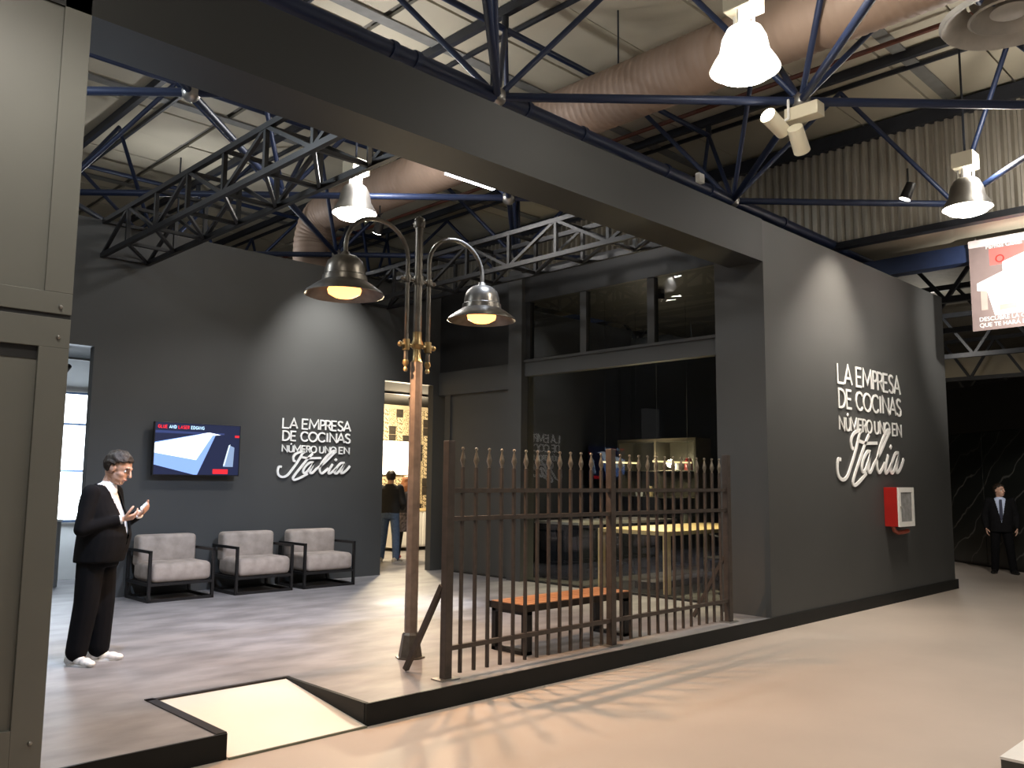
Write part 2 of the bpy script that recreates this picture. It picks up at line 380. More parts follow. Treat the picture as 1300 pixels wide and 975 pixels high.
# ribbed duct
def duct():
    prof = []; y = -4.0
    m = MB(); n = 28; pts = []; rad = []
    yy = -4.0
    k = 0
    while yy < 12.6: pts.append((7.85, yy, 6.4)); rad.append((.335, .345, .345)[k % 3]); yy += .03; k += 1
    for a in range(0, 91, 3):
        t = R(a); pts.append((7.85, 12.62 + .55 * math.sin(t), 6.4 - .55 + .55 * math.cos(t))); rad.append((.335, .345, .345)[k % 3]); k += 1
    for q in range(1, 36): pts.append((7.85, 13.17, 5.85 - .035 * q)); rad.append((.335, .345, .345)[k % 3]); k += 1
    m.tube(pts, .34, n, rad); return m.build('ventilation_duct', m_duct, None, True)
d = duct(); tag(d, 'large ribbed brown ventilation duct hung below the roof', 'duct')
for y in (3.9, 6.2, 8.5): MB().cyl((7.85, y, 6.7), (7.85, y, ZR), .012, n=6).build('hanger_rod', m_purlin, d)

# lattice trusses of the stand
def truss(name, x0, x1, label, z0=4.62, z1=5.08, m=m_black, y0=5.55, y1=BY):
    t = empty(name, (0, y0, z0)); tag(t, label, 'truss'); H_ = z1 - z0; Ln = y1 - y0; w = .055
    for x in (x0, x1):
        for z in (0, H_): MB().bar((x, 0, z), (x, Ln, z), w, .06).build('chord', m, t)
        nseg = 7
        for i in range(nseg):
            ya, yb = Ln * i / nseg, Ln * (i + 1) / nseg
            MB().bar((x, ya, 0), (x, ya, H_), .045).build('post', m, t)
            MB().bar((x, ya, 0 if i % 2 else H_), (x, yb, H_ if i % 2 else 0), .04).build('diagonal', m, t)
    for i in range(8):
        ya = Ln * i / 7
        for z in (0, H_): MB().bar((x0, min(max(ya, .03), Ln - .03), z), (x1, min(max(ya, .03), Ln - .03), z), .04).build('cross_bar', m, t)
        if i < 7: MB().bar((x0, ya, 0), (x1, Ln * (i + 1) / 7, 0), .035).build('brace', m, t)
    return t
m_trs = mat('dark_truss_paint', (.010, .010, .011), .45, .2)
truss('lattice_truss', 3.80, 4.40, 'black lattice truss near the panelled pillar, from header to back wall', m=m_trs)
truss('lattice_truss', 7.92, 8.45, 'black lattice truss beside the glazed side wall, right of the lamp post', m=m_trs)

# ================================================================== LAMPS
m_hot = emat('lamp_lens_glow', (1, .93, .80), 26)
def highbay(loc, label, power, color=HALL, upl=.17, glow=False):
    t = empty('high_bay_lamp', loc); tag(t, label, 'lamp', 'high bay lamps under the roof')
    MB().box(-.13, -.13, .52, .13, .13, .72).build('ballast_box', m_cream, t, bevel=.01)
    nk = MB(); nk.cyl((0, 0, .40), (0, 0, .52), .055, n=10)
    for a in range(4): nk.bar((.09 * math.cos(a * 1.57), .09 * math.sin(a * 1.57), .38), (.09 * math.cos(a * 1.57), .09 * math.sin(a * 1.57), .52), .018)
    nk.build('neck', m_white, t)
    MB().lathe([(.001, .40), (.09, .40), (.15, .36), (.19, .28), (.215, .15), (.27, .06), (.30, .0), (.29, .0), (.20, .15), (.14, .34), (.001, .38)], 28).build('reflector', emat('glowing_prismatic_dome', (1, .95, .86), 2.2) if glow else m_steel, t, True)
    MB().lathe([(.001, -.09), (.12, -.085), (.22, -.05), (.275, .0), (.28, .03), (.001, .04)], 24).build('lens', m_hot, t, True)
    MB().cyl((0, 0, .72), (0, 0, ZR - loc[2] - .02), .014, n=6).build('hanger', m_purlin, t)
    light('high_bay_light', 'SPOT', (0, 0, -.06), power, color, .22, angle=136, blend=.45, parent=t)
    light('added_roof_light', 'POINT', (.0, -.24, .50), power * upl, color, .15, parent=t)  # point beside the neck, added to brighten the roof panels
    return t
highbay((6.31, 3.60, 5.25), 'glaring lamp with glowing dome in front of the header beam', 470, HALL, .11, True)
highbay((6.14, 9.28, 5.2), 'lit lamp hanging behind the header beam above the lamp post', 400, (1, .97, .95), .27)
highbay((11.47, 3.45, 5.2), 'lit lamp in front of the corrugated fascia', 430)
highbay((1.1, 3.5, 5.2), 'lamp above the hall floor left of the camera view', 330)
highbay((6.3, -2.1, 5.2), 'lamp above the hall floor nearest behind the camera', 420)
highbay((11.4, -2.1, 5.2), 'lamp above the hall floor far right of the camera', 420)
highbay((.9, 9.3, 5.2), 'lamp over the platform hidden behind the panelled pillar', 300, (.8, .9, 1), .6)
highbay((6.1, 14.9, 5.15), 'unseen lamp added behind the back wall above the armchairs', 340, (.97, .98, 1), .24)  # out of sight, added to brighten the left part of the roof
highbay((1.0, 14.9, 5.15), 'unseen lamp added behind the back wall near the left doorway', 340, (.97, .98, 1), .24)  # second added lamp for the left roof, also unseen
highbay((22.5, 8.0, 4.9), 'small far lamp above the black marble wall', 260)
highbay((20.5, 1.5, 5.2), 'lamp over the far aisle right of the marble wall', 260)

# spotlight cluster on a node of the frame
sp = empty('spotlight_cluster', (7.86, 3.93, 5.6)); tag(sp, 'white twin spotlights with a gear box clamped to the blue frame', 'spotlight')
MB().box(.0, -.24, -.20, .16, .12, -.06).build('gear_box', m_cream, sp, bevel=.008)
MB().cyl((.08, -.06, -.06), (.08, -.06, .02), .02, n=8).build('clamp', m_white, sp)
MB().bar((-.06, .04, .0), (-.06, .04, -.2), .02).bar((-.06, .04, -.2), (-.12, .1, -.25), .02).build('bracket', m_white, sp)
def can(name, p, d, ln=.3, r=.085):
    d = Vector(d).normalized(); p = Vector(p); MB().cyl(p - d * ln * .5, p + d * ln * .5, r * .92, r, 18).build(name, m_cream, sp, True)
    o = MB().cyl(p + d * (ln * .5 + .001), p + d * (ln * .5 + .006), r * .86, n=18).build('spot_lens', m_hot, sp)
can('spot_head', (-.18, .12, -.27), (-.75, .05, .25)); can('spot_head', (.02, -.02, -.42), (.9, .15, -.75), .28)

# wall spots (aimed at signs, banner and floor; two added unseen behind the header)
def wallspot(loc, aim, power, label, angle=62, color=HALL, blend=.8):
    t = empty('wall_spotlight', loc); tag(t, label, 'spotlight', 'wall spotlights')
    d = (Vector(aim) - Vector(loc)).normalized()
    MB().cyl(-d * .22, (0, 0, 0), .06, .075, 16).build('spot_head', m_blackmetal, t, True)
    MB().cyl(d * .001, d * .006, .066, n=16).build('spot_lens', m_hot, t)
    MB().cyl(-d * .12, -d * .12 + Vector((0, -.12 if loc[1] == 5.66 else 0, .3 if loc[1] != 5.66 else .05)), .012, n=6).build('stem', m_blackmetal, t)
    light('wall_spot_light', 'SPOT', tuple(d * .03), power, color, .05, aim=None, angle=angle, blend=blend, parent=t).rotation_euler = d.to_track_quat('-Z', 'Y').to_euler()
wallspot((11.3, 4.15, 5.45), (11.0, 5.08, 3.1), 520, 'black spotlight above the front wall lettering', 75, (1, .88, .74), 1.)
wallspot((7.15, 10.2, 5.35), (7.3, 11.66, 3.35), 520, 'black spotlight washing the back wall lettering', 68, (1, .97, .92), 1.)
wallspot((7.0, 5.66, 4.78), (7.0, 8.65, .15), 1300, 'black spotlight on the header making the bright pool on the platform', 15, (.85, .92, 1), .6)
wallspot((2.6, 5.66, 4.78), (3.6, 8.9, .15), 700, 'unseen spotlight added behind the header, aimed at the standing man', 75, (.60, .75, 1), 1.)  # added cool light on the man, fixture kept out of view
wallspot((5.6, 5.66, 4.78), (5.7, 9.6, .2), 800, 'unseen spotlight added behind the header, aimed at the three armchairs', 70, (.66, .78, 1), 1.)  # added cool light on the chairs, hidden by the header
wallspot((12.6, 2.6, 4.6), (14.15, 3.3, 4.55), 600, 'black spotlight aimed at the hanging banner', 80, (1, .93, .85), .6)

tl = empty('linear_light', (7.0, 7.9, 5.52)); tag(tl, 'glowing linear light just under the roof frame behind the header', 'light')
MB().box(-.45, -.04, .0, .38, .04, .06).build('housing', m_white, tl); MB().box(-.44, -.035, -.02, .37, .035, -.001).build('tube', emat('cool_tube_glow', (.95, .97, 1), 14), tl)

# round air diffuser
df = empty('air_diffuser', (7.98, 1.97, 5.74)); df.scale = (1.09, 1.09, 1.); tag(df, 'large round grey air diffuser with concentric cones', 'diffuser')
m_diff = mat('diffuser_grey', (.40, .39, .36), .5, .2)
MB().lathe([(.52, .03), (.50, -.005), (.47, .0), (.40, .08), (.31, .20), (.315, .21), (.42, .09), (.52, .03)], 48).build('outer_cone', m_diff, df, True)
MB().lathe([(.31, .03), (.29, .02), (.24, .09), (.17, .21), (.175, .22), (.25, .10), (.31, .03)], 40).build('middle_cone', m_diff, df, True)
MB().lathe([(.001, .05), (.12, .05), (.15, .07), (.08, .2), (.001, .22)], 32).build('inner_cone', m_diff, df, True)
MB().lathe([(.29, .2), (.29, .30)], 32).build('neck', m_diff, df, True)

# ================================================================== LAMP POST
LX, LY = 4.76, 6.11
lp = empty('lamp_post', (LX, LY, PZ)); tag(lp, 'bronze twin-arm street lamp post standing behind the fence', 'lamp post')
MB().lathe([(.001, .0), (.13, .0), (.13, .012), (.105, .014), (.075, .20), (.062, .22), (.001, .22)], 8).build('base', m_pewter, lp)
sh = MB(); n = 8; sh.lathe([(.058, .2), (.055, 2.62)], 8).build('lower_shaft', m_pole, lp)
MB().lathe([(.055, 2.62), (.04, 2.64), (.036, 2.74), (.05, 2.75), (.062, 2.78), (.05, 2.81), (.042, 2.83), (.042, 2.9), (.001, 2.9)], 16).build('collar', m_brass, lp, True)
MB().lathe([(.038, 2.85), (.038, 3.88), (.05, 3.885), (.06, 3.93), (.045, 3.97), (.032, 3.98), (.001, 4.0)], 16).build('upper_shaft', m_pewter, lp, True)
lb = MB(); lb.cyl((-.18, 0, 2.77), (.18, 0, 2.77), .018, n=10); [lb.ball((s * .19, 0, 2.77), .026) for s in (-1, 1)]; lb.build('lower_crossbar', m_brass, lp, True)
ub = MB(); ub.cyl((-.18, 0, 3.38), (.18, 0, 3.38), .016, n=10); [ub.ball((s * .185, 0, 3.38), .02) for s in (-1, 1)]; ub.lathe([(.05, 3.34), (.055, 3.38), (.05, 3.42)], 14); ub.build('upper_crossbar', m_pewter, lp, True)
m_bulb = emat('warm_bulb_glow', (1, .34, .08), 4.5)
for s in (-1, 1):
    pts = [(s * .125, 0, 2.62 + .04 * i) for i in range(0, 25)]
    cx, rr = .46, .335
    for a in range(180, -1, -10): pts.append((s * (cx + rr * math.cos(R(a))), 0, 3.56 + .30 * math.sin(R(a))))
    pts.append((s * .795, 0, 3.46))
    ar = MB().tube(pts, .021, 10).build('arm', m_pewter, lp, True)
    MB().lathe([(.001, 2.525), (.018, 2.53), (.022, 2.55), (.012, 2.57), (.03, 2.60), (.026, 2.63), (.001, 2.64)], 12, (s * .125, 0, 0)).build('finial', m_brass, ar, True)
    MB().lathe([(.034, 2.72), (.038, 2.77), (.034, 2.82)], 12, (s * .125, 0, 0)).build('socket', m_brass, ar, True)
    MB().lathe([(.033, 3.35), (.038, 3.38), (.033, 3.41)], 12, (s * .125, 0, 0)).build('clamp_ring', m_pewter, ar, True)
    c = (s * .795, 0, 0)
    shd = MB().lathe([(.03, 3.50), (.045, 3.47), (.10, 3.455), (.15, 3.41), (.17, 3.35), (.178, 3.29), (.19, 3.28), (.195, 3.235), (.25, 3.20), (.325, 3.145), (.34, 3.12), (.333, 3.118), (.24, 3.185), (.185, 3.22), (.165, 3.28), (.13, 3.40), (.03, 3.44)], 40, c).build('lamp_shade', m_pewter, lp, True)
    MB().lathe([(.001, 3.095), (.08, 3.10), (.135, 3.13), (.145, 3.165), (.12, 3.21), (.06, 3.25), (.03, 3.30), (.03, 3.40)], 20, c).build('bulb', m_bulb, shd, True)
    light('street_lamp_light', 'SPOT', (s * .795, 0, 3.05), 230, AMBER, .035, angle=138, blend=.5, parent=lp)

# ================================================================== FENCE
FYC = 5.27
fe = empty('iron_fence', (4.46, FYC, PZ)); tag(fe, 'brown iron railing with spear finials along the platform edge', 'fence')
px_ = [0, 2.06, 4.15]
pc = MB().box(-.012, -.012, .03, .012, .012, 1.66).mesh('picket'); pc.materials.append(m_fence)
fn = MB(); fn.lathe([(.012, 1.66), (.009, 1.67), (.024, 1.715), (.02, 1.735), (.008, 1.785), (.006, 1.80)], 8); fn.ball((0, 0, 1.812), .014, 8, 5); fnm = fn.mesh('finial', True); fnm.materials.append(m_finial)
for x in px_:
    p = MB().box(x - .035, -.035, 0, x + .035, .035, 1.87).build('post', m_fence, fe, bevel=.003)
    MB().box(x - .09, -.07, 0, x + .09, .07, .01).build('foot_plate', m_steel, p)
for a, b in ((0, 1), (1, 2)):
    x0, x1 = px_[a] + .035, px_[b] - .035
    for z in (1.47, 1.245, .235): MB().box(x0, -.02, z - .018, x1, .02, z + .018).build('rail', m_fence, fe)
    for i in range(13):
        x = px_[a] + (px_[b] - px_[a]) * (i + 1) / 14
        k = inst('picket', pc, fe, (x, 0, 0)); inst('finial', fnm, k, (0, 0, 0))
for x in (px_[0], px_[2]):
    MB().bar((x - .02, .035, .72), (x - .07, .42, .02), .04).build('brace', m_fence, fe)

# ================================================================== BENCH
bn = empty('bench', (5.54, 5.47, PZ)); tag(bn, 'low bench with orange wooden top and black loop legs behind the railing', 'bench')
for i in range(5): MB().box(.012, .012 + i * .087, .418, 1.548, .092 + i * .087, .447).build('slat', m_wood, bn, bevel=.004)
fr_ = MB(); fr_.box(0, 0, .38, 1.56, .012, .44); fr_.box(0, .448, .38, 1.56, .46, .44); fr_.box(0, 0, .38, .012, .46, .44); fr_.box(1.548, 0, .38, 1.56, .46, .44); fr_.build('frame', m_trim, bn)
for x in (.02, 1.45):
    l = MB(); l.box(x, .01, 0, x + .09, .06, .38); l.box(x, .40, 0, x + .09, .45, .38); l.box(x, .01, 0, x + .09, .45, .03); l.box(x, .01, .35, x + .09, .45, .38); l.build('leg_loop', m_blackmetal, bn)

# ================================================================== ARMCHAIRS
def armchair():
    t = empty('armchair'); W, D = .86, .74; b = .035
    for x in (0, W - b):
        MB().box(x, 0, 0, x + b, b, .64).build('front_post', m_blackmetal, t)
        MB().box(x, D - b, 0, x + b, D, .64).build('rear_post', m_blackmetal, t)
        MB().box(x, 0, .605, x + b, D, .64).build('armrest', m_blackmetal, t)
        MB().box(x, 0, 0, x + b, D, b).build('base_rail', m_blackmetal, t)
        MB().box(x, b, .20, x + b, D - b, .235).build('side_rail', m_blackmetal, t)
    for y in (0, D - b):
        MB().box(b, y, 0, W - b, y + b, b).build('base_rail', m_blackmetal, t)
        MB().box(b, y, .20, W - b, y + b, .235).build('seat_rail', m_blackmetal, t)
    cushion('seat_cushion', m_velvet, t, .045, -.02, .236, W - .045, D - .1, .48, .07)
    cushion('back_cushion', m_velvet, t, .045, D - .27, .40, W - .045, D - .04, .81, .055)
    return t
def dup(o, parent=None):
    c = o.copy(); C.objects.link(c)
    if parent is not None: c.parent = parent
    for ch in list(o.children): dup(ch, c)
    return c
ac = armchair(); ac.location = (4.33, 10.86, PZ)
tag(ac, 'taupe velvet armchair with black frame, under the wall screen', 'armchair', 'armchairs along the back wall')
a2 = dup(ac); a2.location = (5.48, 10.84, PZ); a2['label'] = 'taupe velvet armchair with black frame, middle of the three'
a3 = dup(ac); a3.location = (6.50, 10.82, PZ); a3['label'] = 'taupe velvet armchair with black frame, nearest the bright doorway'

# ================================================================== LETTERING
FONT = {
 'L': (.60, [[(0, 1), (0, 0), (.6, 0)]]), 'A': (.84, [[(0, 0), (.42, 1), (.84, 0)], [(.14, .32), (.70, .32)]]),
 'E': (.60, [[(.6, 1), (0, 1), (0, 0), (.6, 0)], [(0, .52), (.52, .52)]]), 'M': (1.05, [[(0, 0), (.08, 1), (.525, .2), (.97, 1), (1.05, 0)]]),
 'P': (.6, [[(0, 0), (0, 1), (.35, 1), (.55, .92), (.6, .75), (.55, .58), (.35, .48), (0, .48)]]),
 'R': (.64, [[(0, 0), (0, 1), (.35, 1), (.55, .92), (.6, .75), (.55, .58), (.35, .48), (0, .48)], [(.3, .48), (.64, 0)]]),
 'S': (.6, [[(.56, .88), (.42, .98), (.22, 1), (.06, .9), (.04, .72), (.16, .58), (.42, .46), (.57, .32), (.56, .12), (.4, .01), (.2, 0), (.0, .12)]]),
 'D': (.76, [[(0, 0), (0, 1), (.3, 1), (.55, .93), (.72, .72), (.76, .5), (.72, .28), (.55, .07), (.3, 0), (0, 0)]]),
 'C': (.86, [[(.86, .83), (.7, .96), (.5, 1), (.27, .95), (.08, .78), (0, .5), (.08, .22), (.27, .05), (.5, 0), (.7, .04), (.86, .17)]]),
 'O': (1.0, [[(.5 + .5 * math.cos(t * math.pi / 9), .5 + .5 * math.sin(t * math.pi / 9)) for t in range(19)]]),
 'I': (.0, [[(0, 0), (0, 1)]]), 'N': (.76, [[(0, 0), (0, 1), (.76, 0), (.76, 1)]]),
 'U': (.7, [[(0, 1), (0, .3), (.08, .1), (.22, .01), (.35, 0), (.48, .01), (.62, .1), (.7, .3), (.7, 1)]]),
 'Ú': (.7, [[(0, 1), (0, .3), (.08, .1), (.22, .01), (.35, 0), (.48, .01), (.62, .1), (.7, .3), (.7, 1)], [(.3, 1.13), (.46, 1.32)]]),
 'G': (.9, [[(.84, .83), (.7, .96), (.5, 1), (.27, .95), (.08, .78), (0, .5), (.08, .22), (.27, .05), (.5, 0), (.72, .05), (.88, .2), (.88, .48), (.55, .48)]]),
}
def ribbon(mb, pts, t, y0, y1):
    # extruded polyline in the x-z plane with mitred joins
    P2 = [Vector((p[0], p[1])) for p in pts]; n = len(P2); L_, Rr = [], []
    closed = (P2[0] - P2[-1]).length < 1e-6
    for i in range(n):
        a = P2[i] - P2[i - 1] if i > 0 else (P2[i] - P2[-2] if closed else P2[1] - P2[0])
        b = P2[i + 1] - P2[i] if i < n - 1 else (P2[1] - P2[0] if closed else P2[-1] - P2[-2])
        a = a.normalized(); b = b.normalized(); na = Vector((-a.y, a.x)); nb = Vector((-b.y, b.x)); mm = na + nb
        if mm.length < .3: mm = na
        mm.normalize(); k = min(1.6, 1 / max(.4, mm.dot(na))) * t / 2
        L_.append(P2[i] + mm * k); Rr.append(P2[i] - mm * k)
    b0 = len(mb.v)
    for i in range(n):
        for q in (L_[i], Rr[i]):
            for y in (y0, y1): mb.v.append((q.x, y, q.y))
    for i in range(n - 1):
        o = b0 + 4 * i
        for q in ((0, 4, 6, 2), (1, 3, 7, 5), (0, 1, 5, 4), (2, 6, 7, 3)): mb.f.append(tuple(o + x for x in q))
    mb.f.append((b0, b0 + 2, b0 + 3, b0 + 1)); o = b0 + 4 * (n - 1); mb.f.append((o, o + 1, o + 3, o + 2))
def smooth_pts(pts, k=4):
    out = []; n = len(pts)
    for i in range(n - 1):
        p0, p1, p2, p3 = [Vector(pts[max(0, min(n - 1, i + d))]) for d in (-1, 0, 1, 2)]
        for s in range(k):
            t = s / k; out.append(tuple(.5 * ((2 * p1) + (p2 - p0) * t + (2 * p0 - 5 * p1 + 4 * p2 - p3) * t * t + (3 * p1 - p0 - 3 * p2 + p3) * t ** 3)))
    out.append(tuple(pts[-1])); return out
ROWS = [(-.155, .148, [('L', 0, .105), ('A', .123, .127), ('E', .335, .095), ('M', .46, .165), ('P', .656, .08), ('R', .75, .095), ('E', .864, .085), ('S', .98, .09), ('A', 1.087, .128)]),
        (-.343, .14, [('D', .008, .11), ('E', .145, .085), ('C', .316, .12), ('O', .456, .145), ('C', .62, .125), ('I', .785, 0), ('N', .835, .12), ('A', .975, .13), ('S', 1.125, .09)]),
        (-.518, .10, [('N', .005, .085), ('Ú', .118, .07), ('M', .205, .115), ('E', .342, .06), ('R', .425, .062), ('O', .50, .098), ('U', .655, .075), ('N', .762, .078), ('O', .855, .1), ('E', 1.015, .065), ('N', 1.11, .092)])]
SCRIPT = {
 'I': [[(0.006, -0.746), (-0.039, -0.747), (-0.059, -0.81), (-0.037, -0.873), (0.032, -0.899), (0.108, -0.871), (0.177, -0.795), (0.251, -0.7), (0.314, -0.605), (0.351, -0.539), (0.383, -0.512)],
       [(0.239, -0.654), (0.206, -0.649), (0.198, -0.596), (0.232, -0.549), (0.297, -0.519), (0.39, -0.503)]],
 't': [[(0.533, -0.534), (0.448, -0.614), (0.346, -0.734), (0.245, -0.852), (0.205, -0.915), (0.231, -0.94), (0.3, -0.92), (0.379, -0.884), (0.457, -0.844)], [(0.346, -0.593), (0.461, -0.605), (0.57, -0.601), (0.686, -0.596)]],
 'a': [[(0.552, -0.671), (0.491, -0.672), (0.412, -0.733), (0.375, -0.804), (0.397, -0.836), (0.456, -0.803), (0.533, -0.707), (0.556, -0.67)], [(.556, -.67), (0.515, -0.766), (0.497, -0.826), (0.538, -0.831), (0.604, -0.771)]],
 'l': [[(0.604, -0.771), (0.752, -0.666), (0.887, -0.542), (0.956, -0.485)], [(.956, -.485), (0.899, -0.481), (0.79, -0.569), (0.69, -0.697), (0.666, -0.788), (0.703, -0.835), (0.757, -0.81), (0.825, -0.755)]],
 'i': [[(0.9, -0.687), (0.834, -0.797), (0.839, -0.837), (0.897, -0.811), (0.966, -0.753)], [(.945, -.632), (.971, -.606)]],
 'b': [[(1.121, -0.664), (1.049, -0.672), (0.966, -0.759), (0.94, -0.822), (0.983, -0.831), (1.052, -0.77), (1.128, -0.67)], [(1.128, -.67), (1.07, -0.781), (1.063, -0.828), (1.112, -0.817), (1.175, -0.768), (1.224, -0.711)]]}
def lettering(loc, s, label, tk=1., dp=.022):
    t = empty('wall_lettering', loc); tag(t, label, 'lettering', 'white wall slogans')
    for (zb, h, row) in ROWS:
        for ch, x, w_ in row:
            fw_, strokes = FONT[ch]; m = MB(); kx = (w_ / fw_) if fw_ else 1
            for st in strokes: ribbon(m, [((x + p[0] * kx) * s, (zb + p[1] * h) * s) for p in st], .0225 * s * tk * (1 if h > .12 else .8), -dp, -.003)
            m.build('letter', m_letter, t)
    for k, sts in SCRIPT.items():
        m = MB()
        for st in sts: ribbon(m, [(p[0] * s, p[1] * s) for p in smooth_pts(st)], .033 * s * tk, -dp - .003, -.003)
        m.build('script_letter', m_letter, t)
    return t
lettering((6.54, BY, 2.63), 1., 'white slogan lettering on the back wall beside the screen')
lettering((11.13, FY, 3.34), 1.76, 'large white slogan lettering on the front wall above the extinguisher cabinet', .8, .016)

# ================================================================== TV
tv = empty('wall_screen', (4.56, BY - .14, 1.735)); tag(tv, 'flat wall screen showing a white panel clip above the armchair', 'television')
W, H_ = 1.24, .725
MB().box(0, 0, 0, W, .045, H_).build('housing', m_blackmetal, tv, bevel=.004)
MB().box(.35, .046, .2, .9, .139, .55).build('wall_bracket', m_blackmetal, tv)
def scr(name, poly, col, s, d): return MB().prism([(p[0] * W, p[1] * H_) for p in poly], (-.0012 - d * .0004, -.0008 - d * .0004 + .0003), axis=1).build(name, emat('screen_%02d%02d%02d_%d' % (int(col[0] * 99), int(col[1] * 99), int(col[2] * 99), int(s * 10)), col, s), tv)
scr('screen_glass', [(.012, .02), (.988, .02), (.988, .985), (.012, .985)], (.012, .016, .045), 1., 0)
scr('picture_panel', [(.012, .79), (.8, .80), (.8, .83), (.012, .84)], (.03, .045, .14), 1., 1)
scr('picture_panel', [(.012, .2), (.46, .02), (.50, .02), (.70, .80), (.60, .83), (.012, .62)], (.22, .36, .78), 1., 1)
scr('picture_panel', [(.012, .42), (.48, .30), (.66, .78), (.58, .815), (.012, .60)], (.80, .92, 1.0), 1.5, 2)
scr('picture_panel', [(.52, .80), (.62, .835), (.76, .795), (.62, .775)], (.85, .9, 1), 1.4, 3)
scr('picture_panel', [(.80, .18), (.92, .18), (.93, .56), (.87, .60)], (.20, .28, .42), 1., 1)
scr('picture_panel', [(.80, .20), (.82, .2), (.88, .62), (.86, .60)], (.6, .72, .85), 1., 2)
scr('picture_panel', [(.68, .04), (.86, .04), (.86, .13), (.68, .13)], (.75, .02, .03), 1., 2)
scr('picture_panel', [(.93, .755), (.985, .755), (.985, .80), (.93, .80)], (.6, .02, .03), 1., 2)
x = .05
for word, col in (('GLUE', (.8, .02, .03)), ('AND', (.5, .75, 1)), ('LASER', (.8, .02, .03)), ('EDGING', (.5, .75, 1))):
    for ch in word:
        m = MB(); wd = max(.004, FONT[ch][0] * .03)
        for st in FONT[ch][1]: ribbon(m, [(x + p[0] * .03, .642 + p[1] * .04) for p in st], .0075, -.004, -.0026)
        m.build('caption_letter', emat('caption_' + ('red' if col[0] > .7 else 'blue'), col, 1.2), tv); x += wd + .0125
    x += .018

# ================================================================== EXTINGUISHER CABINET
ex = empty('extinguisher_cabinet', (12.52, FY, 1.10)); tag(ex, 'red fire cabinet with white glazed door on the front wall', 'fire cabinet')
b = MB(); b.box(0, -.19, 0, .56, -.001, .56); b.build('body', m_red, ex, bevel=.006)
d = MB(); d.box(0, -.215, 0, .07, -.191, .56); d.box(.49, -.215, 0, .56, -.191, .56); d.box(.07, -.215, 0, .49, -.191, .07); d.box(.07, -.215, .49, .49, -.191, .56)
dr = d.build('door', m_white, ex)
MB().box(.07, -.205, .07, .49, -.198, .49).build('pane', mat('grey_cabinet_glass', (.30, .30, .30), .15, var=.3, scale=9), dr)
MB().cyl((.045, -.216, .28), (.045, -.235, .28), .018, n=10).build('latch', m_steel, dr)
MB().tube([(.08, -.09, 0), (.09, -.10, -.06), (.14, -.12, -.09), (.35, -.13, -.085), (.50, -.13, -.075)], .03, 10).build('hose', mat('hose_red_brown', (.32, .07, .04), .5), ex, True)

# ================================================================== BANNER
bn_ = empty('hanging_banner', (14.15, 4.27, 4.06)); tag(bn_, 'printed advertising banner hanging below the blue beam', 'banner')
BW, BH = 2.3, 1.42
def bp_(name, poly, col, d, rough=.5): return MB().prism([(-p[0] * BW, p[1] * BH) for p in poly], (-.004 - d * .002, -.0025 - d * .002), axis=0).build(name, mat('print_%d_%d_%d' % tuple(int(c * 255) for c in col), col, rough, var=.06), bn_)
MB().box(-.003, -BW, 0, .006, 0, BH).build('sheet', mat('banner_white', (.80, .78, .76), .5), bn_)
MB().box(-.02, -BW, BH - .11, .02, .0, BH).build('top_hem', mat('banner_hem', (.60, .55, .55), .5), bn_)
bp_('printed_ground', [(.0, .0), (.62, .0), (.62, .92), (.0, .92)], (.17, .13, .125), 1)
bp_('printed_red_block', [(.125, .70), (.62, .70), (.62, .88), (.125, .88)], (.72, .10, .09), 2)
bp_('printed_white_shape', [(.04, .52), (.20, .62), (.20, .72), (.35, .80), (.62, .80), (.62, .16), (.14, .15), (.10, .42), (.04, .44)], (.80, .79, .77), 3)
bp_('printed_yellow_block', [(.17, .20), (.27, .205), (.27, .265), (.17, .26)], (.72, .60, .22), 4)
bp_('printed_grey_block', [(.06, .22), (.10, .22), (.10, .42), (.06, .44)], (.34, .28, .25), 4)
MB().lathe([(.045, 0), (.06, 0)], 20).build('printed_ring', MATS['print_184_25_22'] if 'print_184_25_22' in MATS else m_red, bn_).matrix_local = Matrix.Translation((-.0135, -.43, BH * .76)) @ Matrix.Rotation(R(90), 4, 'Y')
def text_mesh(body, size, m, parent, loc, rot, name='printed_text', ext=.001):
    c = bpy.data.curves.new(name, 'FONT'); c.body = body; c.size = size; c.extrude = ext
    o = bpy.data.objects.new(name, c); C.objects.link(o)
    dg = bpy.context.evaluated_depsgraph_get(); me = bpy.data.meshes.new_from_object(o.evaluated_get(dg)); bpy.data.objects.remove(o)
    me.materials.clear(); me.materials.append(m); t = bpy.data.objects.new(name, me); C.objects.link(t); t.parent = parent; t.location = loc; t.rotation_euler = rot
    return t
rotb = (R(90), 0, R(-90))
text_mesh('Permas Global', .085, m_white, bn_, (-.014, -.24, BH * .885), rotb)
text_mesh('DESCUBRE LA COCINA DEL AÑO', .088, m_white, bn_, (-.014, -.10, BH * .10), rotb)
text_mesh('QUE TE HARÁ DESCANSAR', .088, m_white, bn_, (-.014, -.10, BH * .035), rotb)
for y in (-.1, -2.2): MB().cyl((0, y, BH), (0, y, BH + .04), .006, n=6).build('hook', m_steel, bn_)

